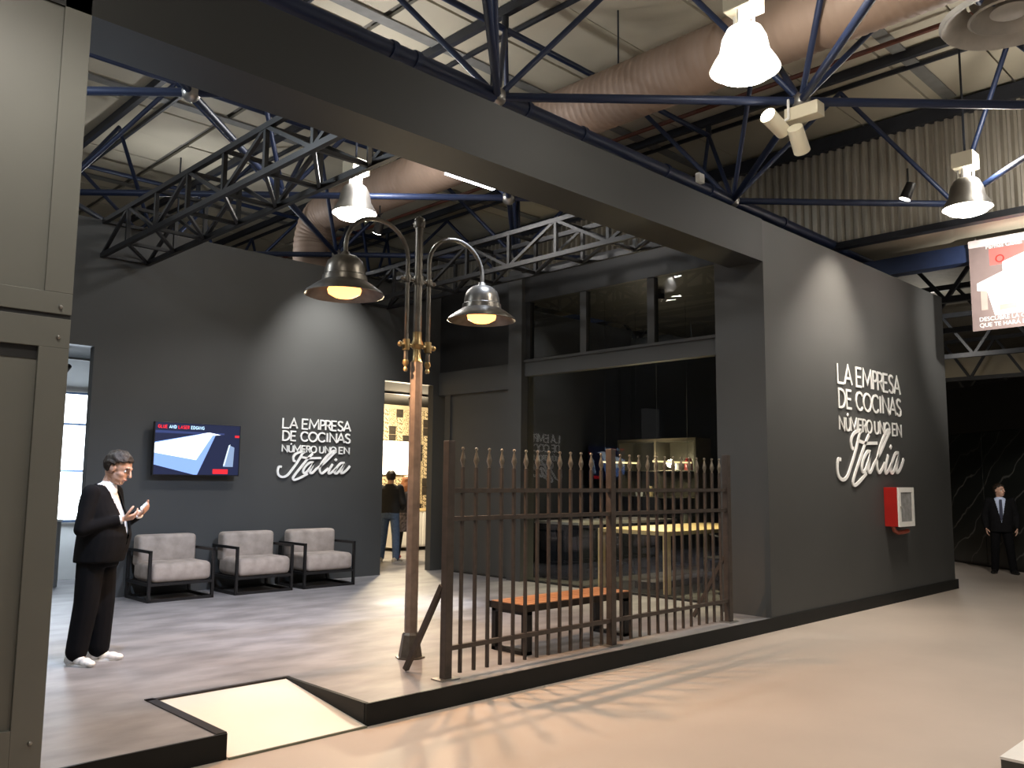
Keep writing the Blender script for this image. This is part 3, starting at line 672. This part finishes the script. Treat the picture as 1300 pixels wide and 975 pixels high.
# ================================================================== PEOPLE
def remesh(bm_v, vox, smooth=3):
    """list of closed (MB) shapes -> one continuous voxel-remeshed surface"""
    me = bm_v.mesh('tmp'); o = bpy.data.objects.new('tmp', me); C.objects.link(o)
    md = o.modifiers.new('r', 'REMESH'); md.mode = 'VOXEL'; md.voxel_size = vox; md.use_smooth_shade = True
    ms = o.modifiers.new('s', 'SMOOTH'); ms.factor = .5; ms.iterations = smooth
    dg = bpy.context.evaluated_depsgraph_get(); out = bpy.data.meshes.new_from_object(o.evaluated_get(dg))
    bpy.data.objects.remove(o); out.polygons.foreach_set('use_smooth', [True] * len(out.polygons)); return out
def cap(m, p0, p1, r0, r1, n=12):
    m.cyl(p0, p1, r0, r1, n); m.ball(p0, r0, n, 8); m.ball(p1, r1, n, 8)
def rings(m, rs, n=24):
    b = len(m.v)
    for (z, cx, rx, ry) in rs:
        for i in range(n):
            t = 2 * math.pi * i / n; cs, sn = math.cos(t), math.sin(t)
            m.v.append((cx + rx * math.copysign(abs(cs) ** .85, cs), ry * math.copysign(abs(sn) ** .85, sn), z))
    for k in range(len(rs) - 1):
        for i in range(n):
            j = (i + 1) % n; m.f.append((b + k * n + i, b + k * n + j, b + (k + 1) * n + j, b + (k + 1) * n + i))
    m.f.append(tuple(b + i for i in range(n))[::-1]); q = b + (len(rs) - 1) * n; m.f.append(tuple(q + i for i in range(n)))
def addm(name, me, mt, parent):
    me.materials.clear(); me.materials.append(mt); me.name = name; o = bpy.data.objects.new(name, me); C.objects.link(o); o.parent = parent; return o
def cut(me, fn):
    bm = bmesh.new(); bm.from_mesh(me); bmesh.ops.delete(bm, geom=[f for f in bm.faces if fn(f.calc_center_median())], context='FACES'); bm.to_mesh(me); bm.free(); return me

def person(label, loc, rz, J, out, vox=.008, scale=1.):
    """x forward, y left; J joints, out outfit"""
    root = empty('person', loc, rz); root.scale = (scale,) * 3; tag(root, label, 'person')
    hc = Vector(J['head']); tilt = J.get('tilt', 0.); yaw = J.get('yaw', 0.)
    Rm = Matrix.Rotation(yaw, 3, 'Z') @ Matrix.Rotation(tilt, 3, 'Y')
    hs = J.get('hs', 1.)
    def hp(x, y, z): return tuple(hc + Rm @ (Vector((x, y, z)) * hs))
    b = MB()
    def ell(c, r, n=16):
        k = len(b.v); b.ball((0, 0, 0), 1, n, 10, r)
        for i in range(k, len(b.v)): b.v[i] = tuple(hc + Rm @ ((Vector(c) + Vector(b.v[i])) * hs))
    ell((-.005, 0, .03), (.098, .076, .092)); ell((.022, 0, -.045), (.076, .060, .078)); ell((-.01, 0, -.04), (.072, .062, .06)); ell((.068, 0, -.088), (.026, .03, .024))
    ell((.086, 0, .035), (.016, .05, .014)); ell((.09, 0, -.055), (.016, .026, .014))
    cap(b, hp(.095, 0, .025), hp(.118, 0, -.018), .009, .015); ell((.045, .026, -.022), (.042, .036, .036)); ell((.045, -.026, -.022), (.042, .036, .036))
    for s in (-1, 1): ell((-.008, s * .077, -.005), (.021, .010, .030))
    nk = J['neck']; cap(b, nk, hp(-.015, 0, -.06), .058, .054); cap(b, (nk[0] - .02, 0, nk[2] - .10), nk, .058, .056)
    ch = J['chest']; pv = J['pelvis']
    cap(b, pv, ch, .10, .11); cap(b, (pv[0], -.08, pv[2]), (pv[0], .08, pv[2]), .08, .08)
    cap(b, (ch[0], -.13, ch[2] + .08), (ch[0], .13, ch[2] + .08), .06, .06)
    sl = MB(); tr = MB(); hands = []
    for s, k in ((1, 'l'), (-1, 'r')):
        sh_, el, wr, hd_ = [Vector(J[k + q]) for q in ('sh', 'el', 'wr', 'hand')]
        cap(b, sh_, el, .045, .036); cap(b, el, wr, .036, .026)
        # hand: palm + five bent fingers
        d = (hd_ - wr).normalized(); pn = Vector(J.get(k + 'pn', (0, -s, 0))); pn = (pn - d * pn.dot(d)).normalized(); sd = d.cross(pn).normalized() * J.get(k + 'th', 1)
        pc_ = wr + d * .05
        for q in (-.024, -.008, .008, .024): cap(b, wr + d * .012 + sd * q * .7, wr + d * .092 + sd * q * 1.25, .015, .0125, 8)
        curl = J.get(k + 'curl', .5)
        for fi, (q, ln) in enumerate(((.033, .072), (.011, .082), (-.011, .076), (-.032, .058))):
            p = wr + d * .092 + sd * q; dd = d.copy(); rr_ = .0098
            for seg in range(3):
                dd = (dd + pn * curl * (.7 if seg == 0 else 1.0)).normalized(); p2 = p + dd * ln * (.45, .32, .26)[seg]
                cap(b, p, p2, rr_, rr_ - .0008, 8); p = p2; rr_ -= .0008
        p = wr + d * .03 + sd * .03; dd = (d * .55 + sd * .7 + pn * .35).normalized()
        for ln in (.045, .034, .026): p2 = p + dd * ln; cap(b, p, p2, .0125, .0105, 8); p = p2; dd = (dd + d * .45 + pn * curl * .5 - sd * .15).normalized()
        # sleeve
        if out.get('sleeve', True):
            e2 = el.lerp(wr, out.get('slv', .95)); cap(sl, sh_, el, .072, .062); cap(sl, el, e2, .062, .046)
        hip, kn, an = [Vector(J[k + q]) for q in ('hip', 'kn', 'an')]; td = Vector(J[k + 'toe'])
        cap(b, hip, kn, .07, .05); cap(b, kn, an, .048, .034); cap(b, an, an + td * .09 + Vector((0, 0, -.055)), .032, .018)
        cap(tr, hip, kn, *out.get('thigh', (.098, .08))); cap(tr, kn, an + Vector((.01, 0, out.get('hem', .0))), *out.get('calf', (.08, .068)))
        # shoe
        f_ = MB(); a0 = an.copy(); a0.z = 0
        sd2 = Vector((-td.y, td.x, 0)); 
        for (u_, hgt, wid) in ((-.07, .042, .036), (-.02, .055, .043), (.05, .047, .046), (.12, .036, .048), (.17, .028, .040)):
            c_ = a0 + td * u_; f_.ball((c_.x, c_.y, hgt), 1, 12, 8, (wid * 1.05, wid * 1.05, hgt))
        cap(f_, a0 - td * .02 + Vector((0, 0, .04)), a0 - td * .02 + Vector((0, 0, .075)), .043, .04)
        so = addm('shoe', remesh(f_, .007, 3), out['shoe'], root)
        sb = MB(); pts = []
        for i in range(20):
            t = 2 * math.pi * i / 20; uu = .05 + .14 * math.cos(t); ww = .044 * math.sin(t) * (1 - .12 * math.cos(t)); q = a0 + td * uu + sd2 * ww; pts.append((q.x, q.y))
        sb.prism(pts, (0., .016), axis=2).build('sole', out.get('sole', m_shoew), so)
    body = addm('body', remesh(b, vox if out.get('fine') else min(vox, .009), 2), m_skin, root)
    for s in (-1, 1):
        MB().ball(hp(.076, s * .032, .008), .0115, 10, 6).build('eye', m_white, body, True)
        MB().ball(hp(.0835, s * .033, .007), .0055, 8, 5).build('iris', m_hair, body, True)
        MB().tube([hp(.094, s * .012, .036), hp(.096, s * .03, .042), hp(.084, s * .052, .036)], .005, 6).build('eyebrow', m_hair, body, True)
    MB().tube([hp(.098, -.022, -.056), hp(.106, 0, -.055), hp(.098, .022, -.056)], .0045, 6).build('mouth', mat('lip', (.36, .13, .10), .5), body, True)
    # hair
    hm = MB(); hm.ball((0, 0, 0), 1, 24, 16, (.108, .088, .102)); hl = out.get('hairline', .055)
    hm.v = [(x - .012, y, z + .036) for x, y, z in hm.v]; me = remesh(hm, .008, 1)
    cut(me, lambda c: (c.x > .062 and c.z < .088) or (c.x > .0 and c.z < .045 + .55 * c.x) or (-.035 < c.x <= .0 and c.z < .028 and abs(c.y) > .05) or (c.x <= -.035 and c.z < -.05 + .1 * (c.x + .1)) or (c.x > .02 and abs(c.y) > .06 and c.z < .07))
    bmh = bmesh.new(); bmh.from_mesh(me); bmesh.ops.transform(bmh, matrix=Matrix.Translation(hc) @ Rm.to_4x4() @ Matrix.Scale(hs, 4), verts=bmh.verts); bmh.to_mesh(me); bmh.free()
    ho = addm('hair', me, out.get('hair', m_hair), root); so_ = ho.modifiers.new('thick', 'SOLIDIFY'); so_.thickness = .014; so_.offset = -.3
    if out.get('tex', True):
        tx = bpy.data.textures.new('hair_clumps', 'CLOUDS'); tx.noise_scale = .03; dm = ho.modifiers.new('clumps', 'DISPLACE'); dm.texture = tx; dm.strength = .022; dm.mid_level = .4
    if out.get('longhair'):
        lh = MB()
        for i in range(9):
            a_ = R(100 + 20 * i); x0, y0 = .085 * math.cos(a_), .08 * math.sin(a_)
            lh.tube([hp(x0, y0, .03), hp(x0 * 1.25, y0 * 1.2, -.08), hp(x0 * 1.2, y0 * 1.25, -.2), hp(x0 * .9 - .02, y0 * 1.1, -.3)], .035, 8, [.035, .042, .036, .012])
        addm('long_hair', remesh(lh, .012, 2), out['hair'], root)
    # trousers, top
    if out.get('trouser'):
        rings(tr, out['waist']); tm = remesh(tr, .012, 4); addm('trousers', tm, out['trouser'], root)
    rings(sl, out['torso']); jm = remesh(sl, .010, 5)
    if out.get('open'):
        zt, zb_, wt, x0 = out['open']
        cut(jm, lambda c: c.x > x0(c.z) and zb_ < c.z < zt and abs(c.y) < wt * (c.z - zb_) / (zt - zb_))
    addm(out.get('topname', 'jacket'), jm, out['top'], root)
    if out.get('shirt'):
        s2 = MB(); rings(s2, [(z, cx, rx - .02, ry - .02) for z, cx, rx, ry in out['torso'] if z > out.get('shirt_z', .98)]); cap(s2, (nk[0] - .012, 0, nk[2] - .06), (nk[0] + .002, 0, nk[2] - .012), .085, .066)
        addm('shirt', remesh(s2, .010, 3), out['shirt'], root)
        cf = MB()
        for k in 'lr':
            el, wr = Vector(J[k + 'el']), Vector(J[k + 'wr']); cf.cyl(el.lerp(wr, .8), el.lerp(wr, 1.02), .040, .038, 14)
        cf.build('cuffs', out['shirt'], root, True)
    if out.get('tie'):
        cxs = out['tie']; tm = MB()
        tm.prism([(-.022, cxs[1]), (.022, cxs[1]), (.034, cxs[2] + .05), (0, cxs[2]), (-.034, cxs[2] + .05)], (cxs[0], cxs[0] + .012), axis=0); tm.build('tie', mat('navy_tie', (.02, .025, .06), .6), root)
    return root

FACE = math.atan2(-.70, .714)
J1 = dict(hs=1.1, head=(.125, 0, 1.63), tilt=.45, neck=(.055, 0, 1.50), chest=(.0, 0, 1.26), pelvis=(-.0, 0, .94),
    lsh=(.02, .19, 1.42), lel=(.05, .25, 1.13), lwr=(.285, .10, 1.235), lhand=(.38, .045, 1.275), lpn=(.1, -.6, .8), lth=-1, lcurl=.75,
    rsh=(.0, -.19, 1.42), rel=(-.03, -.25, 1.12), rwr=(.235, -.12, 1.20), rhand=(.325, -.055, 1.225), rpn=(.1, .6, .8), rth=1, rcurl=.8,
    lhip=(0, .09, .90), lkn=(.02, .09, .50), lan=(.0, .095, .085), ltoe=Vector((.97, .2, 0)).normalized(),
    rhip=(-.01, -.09, .90), rkn=(-.03, -.09, .50), ran=(-.09, -.10, .085), rtoe=Vector((.93, -.36, 0)).normalized())
torso1 = [(.84, .01, .185, .215), (.95, .03, .20, .22), (1.06, .045, .205, .22), (1.18, .035, .19, .215), (1.30, .005, .165, .215), (1.40, -.005, .135, .205), (1.46, .005, .10, .15), (1.50, .025, .075, .085)]
man = person('man in black suit and white shoes looking down at a phone', (2.64, 7.72, PZ), FACE, J1,
    dict(torso=torso1, top=m_suit, trouser=m_trouser, waist=[(.80, .005, .15, .175), (.90, .005, .16, .185), (1.0, .01, .15, .18)], shoe=m_shoew, shirt=m_shirt,
         open=(1.56, .98, .115, lambda z: .06 if z < 1.4 else .0), shirt_z=.99, slv=.9, fine=True, thigh=(.115, .10), calf=(.10, .088), hem=.03), vox=.0065, scale=1.0)
ph = empty('smartphone', (2.64, 7.72, PZ), FACE)
pm_ = MB().box(-.036, -.075, -.004, .036, .075, .004).build('phone_body', mat('phone_white', (.7, .7, .72), .25), ph, bevel=.003); MB().box(-.032, -.066, .0042, .032, .066, .0052).build('phone_screen', mat('phone_screen', (.02, .02, .03), .1), pm_)
tag(ph, 'phone held in both hands by the suited man', 'phone')
pm_.location = (.375, -.015, 1.31); pm_.rotation_euler = (R(8), R(-48), R(20))

J2 = dict(head=(.02, 0, 1.60), yaw=.75, neck=(.0, 0, 1.46), chest=(0, 0, 1.26), pelvis=(0, 0, .94),
    lsh=(0, .19, 1.40), lel=(-.03, .27, 1.12), lwr=(.03, .27, .88), lhand=(.05, .26, .79), rsh=(0, -.19, 1.40), rel=(-.03, -.27, 1.12), rwr=(.03, -.26, .88), rhand=(.05, -.25, .79), lcurl=.3, rcurl=.3, lth=-1,
    lhip=(0, .09, .90), lkn=(.03, .13, .5), lan=(.02, .17, .085), ltoe=Vector((.95, .3, 0)).normalized(), rhip=(0, -.09, .9), rkn=(.02, -.12, .5), ran=(-.02, -.14, .085), rtoe=Vector((.95, -.3, 0)).normalized())
torso2 = [(.80, 0, .15, .20), (.95, .005, .155, .205), (1.1, .01, .155, .205), (1.25, 0, .15, .21), (1.38, -.005, .125, .205), (1.44, .0, .09, .14), (1.47, .01, .07, .08)]
camdir = math.atan2(-5.3, -18.66)
person('man in dark suit and navy tie standing before the black marble wall', (18.6, 5.3, 0), camdir + .1, J2,
    dict(torso=torso2, top=m_suit, trouser=m_trouser, waist=[(.82, .0, .13, .17), (.92, 0, .14, .18), (1.0, .0, .13, .175)], shoe=m_blackmetal, sole=m_black, shirt=mat('pale_blue_shirt', (.50, .58, .78), .7),
         open=(1.50, .98, .11, lambda z: .02), shirt_z=.94, tie=(.142, 1.43, 1.02), hairline=.10), vox=.009, scale=1.0)
away = math.atan2(.6, .8)
torso3 = [(.92, 0, .13, .185), (1.0, .005, .14, .19), (1.12, .01, .145, .195), (1.28, 0, .145, .205), (1.38, -.005, .12, .20), (1.44, .0, .09, .13), (1.48, .01, .068, .075)]
J3 = dict(J2); J3.update(yaw=.2, lwr=(.14, .20, 1.0), lhand=(.22, .16, 1.05), rwr=(.14, -.2, 1.0), rhand=(.22, -.16, 1.05))
person('man in black sweater and blue jeans seen from behind in the doorway', (9.86, 13.38, PZ), away, J3,
    dict(torso=torso3, top=m_sweater, topname='sweater', trouser=m_jeans, waist=[(.82, 0, .125, .17), (.92, 0, .13, .178), (.98, 0, .125, .172)], shoe=mat('beige_trainer', (.5, .44, .36), .6), hairline=.06), vox=.009)
m_red_hair = mat('auburn_hair', (.33, .13, .05), .5, var=.35, scale=50, bump=.4, bscale=120)
m_skirt = mat('patterned_skirt', (.10, .08, .08), .8, var=.8, scale=22)
wm = person('woman with long auburn hair and patterned skirt in the doorway', (10.42, 13.62, PZ), away - .2, J3,
    dict(torso=torso3, top=mat('dark_jacket_cloth', (.02, .016, .018), .7, var=.4, scale=14), trouser=mat('black_tights', (.012, .011, .012), .7), waist=[(.82, 0, .11, .15), (.92, 0, .125, .17), (.98, 0, .12, .165)], thigh=(.085, .06), calf=(.058, .045),
         shoe=mat('red_shoe', (.40, .02, .02), .4), sole=m_white, hair=m_red_hair, longhair=True), vox=.009, scale=.94)
sk = MB(); rings(sk, [(.58, 0, .20, .24), (.70, 0, .19, .23), (.85, 0, .165, .21), (.97, 0, .145, .19)]); sk.build('skirt', m_skirt, wm, True)

# ================================================================== ROOM BEHIND THE RIGHT DOORWAY
rb = MB(); rb.box(8.0, 16.0, PZ, 15.2, 16.1, 3.44); rb.box(8.0, BY + T, PZ, 8.1, 16.0, 3.44)
tw = rb.build('wall_tiled', mat('warm_grout', (.45, .38, .26), .7)); struct(tw, 'patchwork tiled wall seen through the doorway', 'wall')
struct(MB().box(8.0, BY + T, 3.44, 15.2, 16.1, 3.54).build('ceiling_showroom', mat('matte_black', (.008, .008, .008), .95, spec=.1)), 'black ceiling of the bright showroom', 'ceiling')
def tile_mat(name, c1, c2, sc_):
    m = bpy.data.materials.new(name); m.use_nodes = True; N = m.node_tree.nodes; L = m.node_tree.links; b = N['Principled BSDF']; b.inputs['Roughness'].default_value = .4
    tc = N.new('ShaderNodeTexCoord'); vo = N.new('ShaderNodeTexVoronoi'); vo.inputs['Scale'].default_value = sc_; L.new(tc.outputs['Object'], vo.inputs['Vector'])
    rp = N.new('ShaderNodeValToRGB'); rp.color_ramp.interpolation = 'CONSTANT'; rp.color_ramp.elements[0].color = (*c1, 1); rp.color_ramp.elements[1].color = (*c2, 1); rp.color_ramp.elements[1].position = .42
    L.new(vo.outputs['Distance'], rp.inputs[0]); L.new(rp.outputs[0], b.inputs['Base Color']); return m
tms = []
for nm, c1, c2, s_ in (('tile_floral', (.10, .08, .05), (.62, .52, .34), 22), ('tile_fine', (.14, .11, .07), (.55, .46, .30), 34), ('tile_dark', (.035, .030, .025), (.05, .042, .034), 12)):
    me = MB().box(-.095, -.012, -.095, .095, 0, .095).mesh('tile'); me.materials.append(tile_mat(nm, c1, c2, s_)); tms.append(me)
for i in range(14):
    for j in range(12):
        if 3 < j < 8 and i < 8: continue
        k = 2 if ((i * 5 + j * 3) % 7 in (0, 3)) else (i + j * 2) % 2
        inst('tile', tms[k], tw, (10.8 + i * .2, 16.0, 1.05 + j * .2))
ls = empty('light_panel', (11.1, 15.93, 1.82)); tag(ls, 'glowing white picture panel on the tiled wall', 'light panel')
MB().box(0, 0, 0, 1.22, .05, .78).build('housing', m_white, ls); MB().box(.02, -.008, .02, 1.2, -.001, .76).build('face', emat('panel_glow_warm', (1, .93, .78), 3.2), ls)
ct = empty('showroom_counter', (11.3, 15.2, PZ)); tag(ct, 'white kitchen counter below the tiled wall', 'counter')
MB().box(0, 0, .08, 3.2, .62, .86).build('body', m_white, ct); MB().box(-.02, -.02, .86, 3.22, .64, .90).build('worktop', m_pale, ct)
for i in range(4): MB().box(.02 + i * .8, -.015, .12, .78 + i * .8, -.001, .84).build('door', m_white, ct)
tk = empty('track_light', (9.6, 13.6, 3.255)); tag(tk, 'black ceiling track with spot heads in the bright showroom', 'track light')
MB().box(-.8, -.02, .14, 2.6, .02, .18).build('track', m_blackmetal, tk)
for x in (0, .9, 1.8):
    MB().cyl((x, 0, .14), (x, 0, .05), .012, n=6).cyl((x - .04, .0, .08), (x + .08, .12, -.06), .04, .05, 12).build('spot_head', m_blackmetal, tk, True)
light('showroom_light', 'POINT', (1.4, .8, -.35), 420, (1, .80, .52), .15, parent=tk)
light('showroom_light', 'POINT', (.4, .0, -.5), 100, (1, .82, .58), .15, parent=tk)

# ================================================================== ROOM BEHIND THE LEFT DOORWAY
struct(MB().box(2.0, 14.2, PZ, 6.5, 14.3, 3.7).build('wall_annex', m_white), 'pale wall seen through the left doorway', 'wall')
struct(MB().box(2.0, BY + T, 3.55, 6.5, 14.2, 3.65).build('ceiling_annex', m_header), 'dark ceiling behind the left doorway', 'ceiling')
wn = empty('window_2', (3.7, 14.15, 1.0)); tag(wn, 'bright white light wall with thin bars behind the left doorway', 'window', kind='structure')
for z0, z1 in ((.06, .78), (.81, 1.5), (1.53, 1.98)):
    MB().box(.0, 0, z0, .85, .03, z1).build('pane', emat('light_wall_glow', (.90, .96, 1), 3.0), wn)
for z in (.03, .795, 1.515, 1.995): MB().box(-.02, -.012, z - .015, .87, .03, z + .015).build('bar', mat('blue_grey_bar', (.06, .10, .18), .4), wn)
light('light_wall_lamp', 'POINT', (.4, -.5, .9), 90, (.72, .85, 1), .3, parent=wn)
kb = empty('base_cabinet', (3.72, 13.3, PZ)); tag(kb, 'grey base cabinet under the light wall in the left doorway', 'cabinet')
MB().box(0, 0, .0, .30, .55, .92).build('body', mat('grey_cabinet', (.22, .21, .19), .5), kb); MB().box(-.01, -.02, .92, .31, .56, .95).build('top', m_white, kb); MB().box(.01, -.016, .08, .29, -.001, .9).build('door', MATS['grey_cabinet'], kb)
tk2 = empty('track_light', (3.9, 13.2, 3.2)); tag(tk2, 'ceiling track with a lit spot in the left doorway', 'track light')
MB().box(-.6, -.015, .2, .5, .015, .23).build('track', m_steel, tk2); MB().cyl((-.4, 0, .23), (-.4, 0, .348), .008, n=6).build('stem', m_steel, tk2); MB().cyl((0, 0, .2), (0, 0, .1), .01, n=6).cyl((.05, 0, .1), (-.06, -.08, -.02), .04, .055, 12).build('spot_head', m_blackmetal, tk2, True)
MB().ball((-.065, -.085, -.026), .035).build('spot_lens', m_hot, tk2, True)

# ================================================================== INSIDE THE GLAZED ROOM
tb = empty('bar_table', (9.92, 7.02, PZ + .01)); tag(tb, 'pale oak high table inside the glazed room', 'table')
TW, TD, TH = 2.9, 1.25, .86
MB().box(0, 0, TH - .06, TW, TD, TH).build('table_top', m_pale, tb, bevel=.004)
for x in (0, TW - .08):
    for y in (0, TD - .08): MB().box(x, y, 0, x + .08, y + .08, TH - .06).build('leg', m_pale, tb)
MB().box(.3, .45, .0, TW - .3, .8, .10).build('plinth', m_blackmetal, tb)
def wirechair(loc, rz, label):
    t = empty('wire_chair', loc, rz); tag(t, label, 'chair', 'black wire chairs at the high table')
    cushion('seat', m_blackmetal, t, -.2, -.2, .46, .2, .2, .50, .015)
    for x in (-.18, .18):
        for y in (-.18, .18): MB().bar((x, y, .46), (x * 1.2, y * 1.2, 0), .02).build('leg', m_blackmetal, t)
    pts = [(.2 * math.cos(R(a)), .21 * math.sin(R(a)), .80 + .03 * math.cos(R(a))) for a in range(60, 301, 15)]
    bk = MB().tube(pts, .014, 8).build('backrest', m_blackmetal, t, True)
    for a in range(80, 281, 25): MB().cyl((.2 * math.cos(R(a)), .21 * math.sin(R(a)), .80), (.17 * math.cos(R(a)), .18 * math.sin(R(a)), .5), .007, n=6).build('spindle', m_blackmetal, bk)
    return t
wirechair((10.7, 6.62, PZ + .01), R(90), 'black wire chair at the high table, nearest the railing')
wirechair((11.5, 6.62, PZ + .01), R(90), 'black wire chair at the high table, second from the glass')
wirechair((12.2, 6.66, PZ + .01), R(90), 'black wire chair at the high table, farthest from the glass')
isl = empty('kitchen_island', (10.2, 8.9, PZ + .01)); tag(isl, 'dark glossy kitchen island behind the oak table', 'island')
m_gloss = mat('black_gloss_lacquer', (.018, .02, .026), .12, var=.1)
MB().box(0, 0, .0, 2.6, .9, .86).build('body', m_gloss, isl); MB().box(-.03, -.03, .86, 2.63, .93, .90).build('worktop', mat('grey_stone_top', (.25, .24, .22), .3), isl)
for i in range(4): MB().box(-.016, .02 + i * .22, .05, -.001, .22 + i * .22, .82).build('drawer_front', m_gloss, isl)
tc_ = empty('tall_cabinet', (13.2, 9.6, PZ + .01), 0); tag(tc_, 'tall bronze glass-door cabinet lit inside the dark room', 'cabinet')
m_bronze = mat('bronze_lacquer', (.10, .085, .06), .35, .3)
cb = MB(); cb.box(0, -.9, 0, .5, .9, .05); cb.box(0, -.9, 2.3, .5, .9, 2.36); cb.box(.46, -.9, .05, .5, .9, 2.3)
for y in (-.9, -.02, .86): cb.box(0, y, .05, .46, y + .04, 2.3)
for z in (.75, 1.25, 1.75): cb.box(.02, -.86, z, .46, .86, z + .02)
cb.build('body', m_bronze, tc_)
for y in (-.87, .02): MB().box(-.02, y, .05, -.008, y + .84, 2.3).build('door', m_glass, tc_)
for i, (y, z, h, m_) in enumerate(((-.6, 1.77, .22, m_red), (-.35, 1.77, .16, m_white), (.3, 1.27, .2, m_pale), (.55, 1.27, .14, m_white), (-.5, .77, .2, m_cream), (.2, .77, .18, m_bronze))):
    o = MB().lathe([(.001, 0), (.07, 0), (.08, h * .5), (.05, h), (.045, h), (.001, h * .9)], 14).build('storage_jar', m_, None, True); o.location = (13.2 + .22, 9.6 + y, PZ + .01 + z)
    tag(o, ['red jar on the upper shelf of the tall cabinet', 'white jar beside the red jar in the tall cabinet', 'oak coloured jar on the middle cabinet shelf', 'white jar on the middle cabinet shelf', 'cream jar on the lower cabinet shelf', 'bronze jar on the lower cabinet shelf'][i], 'jar', 'jars in the tall cabinet')
light('cabinet_light', 'POINT', (-.25, -.2, 1.9), 45, (1, .82, .55), .08, parent=tc_)
for nm, (x, y), lb in (('pendant_bar', (10.9, 8.6), 'thin glowing pendant bar over the dark island, nearest the column'), ('pendant_bar', (10.9, 7.6), 'thin glowing pendant bar over the high table')):
    t = empty(nm, (x, y, 2.0)); tag(t, lb, 'pendant lamp', 'pendant bars in the glazed room')
    MB().box(-.5, -.012, 0, .5, .012, .025).build('bar', emat('gold_bar_glow', (1, .8, .4), 1.2), t)
    for q in (-.4, .4): MB().cyl((q, 0, .025), (q, 0, 2.6), .003, n=5).build('cable', m_blackmetal, t)
tsp = empty('ceiling_spotlight', (10.5, 7.5, 4.45)); tag(tsp, 'black ceiling spotlight over the oak table in the glazed room', 'spotlight')
MB().cyl((0, 0, .02), (0, 0, .17), .06, n=14).build('spot_head', m_blackmetal, tsp, True)
light('table_lamp_light', 'SPOT', (0, 0, -.02), 1100, (1, .84, .5), .08, angle=72, blend=.6, parent=tsp)

# ================================================================== RIGHT BACKGROUND
mw = empty('marble_stand', (19.42, 5.42, 0), math.atan2(.77, .64)); tag(mw, 'black stand wall with veined marble panels behind the suited man at right', 'stand wall')
for i in range(4): MB().box(-4.4 + i * 1.7, -.10, .05, -2.72 + i * 1.7, .0, 2.82).build('marble_panel', m_marble, mw, bevel=.004)
MB().box(-4.4, -.12, 2.83, 2.4, -.02, 3.85).build('upper_panel', m_black, mw); MB().box(-4.4, -.10, 0, 2.4, .0, .05).build('plinth', m_blackmetal, mw); MB().box(-4.4, -.3, 0, 2.4, -.11, 3.85).build('core', m_black, mw)
wbx = empty('display_plinth', (5.72, .2, 0)); tag(wbx, 'corner of a low white display plinth at the lower right', 'plinth')
MB().box(0, 0, 0, 2.0, 1.50, .10).build('body', mat('dark_plinth_side', (.05, .05, .045), .5), wbx); MB().box(-.004, -.004, .10, 2.004, 1.504, .115).build('top', m_white, wbx)
# far warren trusses
def warren(x, z0, z1, label, m, y0=-4, y1=26, n=20):
    t = empty('roof_truss', (x, y0, z0)); tag(t, label, 'truss', 'far roof trusses'); L_ = y1 - y0; H2 = z1 - z0
    for z in (0, H2): MB().bar((0, 0, z), (0, L_, z), .12).build('chord', m, t)
    for i in range(n):
        a, b = L_ * i / n, L_ * (i + 1) / n; mid = (a + b) / 2
        MB().bar((0, a, H2), (0, mid, 0), .07).build('diagonal', m, t); MB().bar((0, mid, 0), (0, b, H2), .07).build('diagonal', m, t)
m_ft = mat('far_truss_dark', (.03, .035, .045), .5)
warren(17.5, 5.3, 6.3, 'nearest dark roof truss beyond the corrugated fascia', m_ft)
warren(20.5, 5.2, 6.2, 'second dark roof truss beyond the corrugated fascia', m_ft)
warren(24.0, 5.1, 6.2, 'third dark roof truss beyond the corrugated fascia', m_ft)
warren(28.5, 5.0, 6.2, 'fourth dark roof truss beyond the corrugated fascia', m_ft)
warren(33.0, 5.0, 6.2, 'last dark roof truss near the far hall wall', m_ft)
struct(MB().box(29.5, -6, 5.1, 29.6, 30, 5.9).build('trim_7', m_roof), 'pale band of far roof cladding between dark trusses', 'trim')
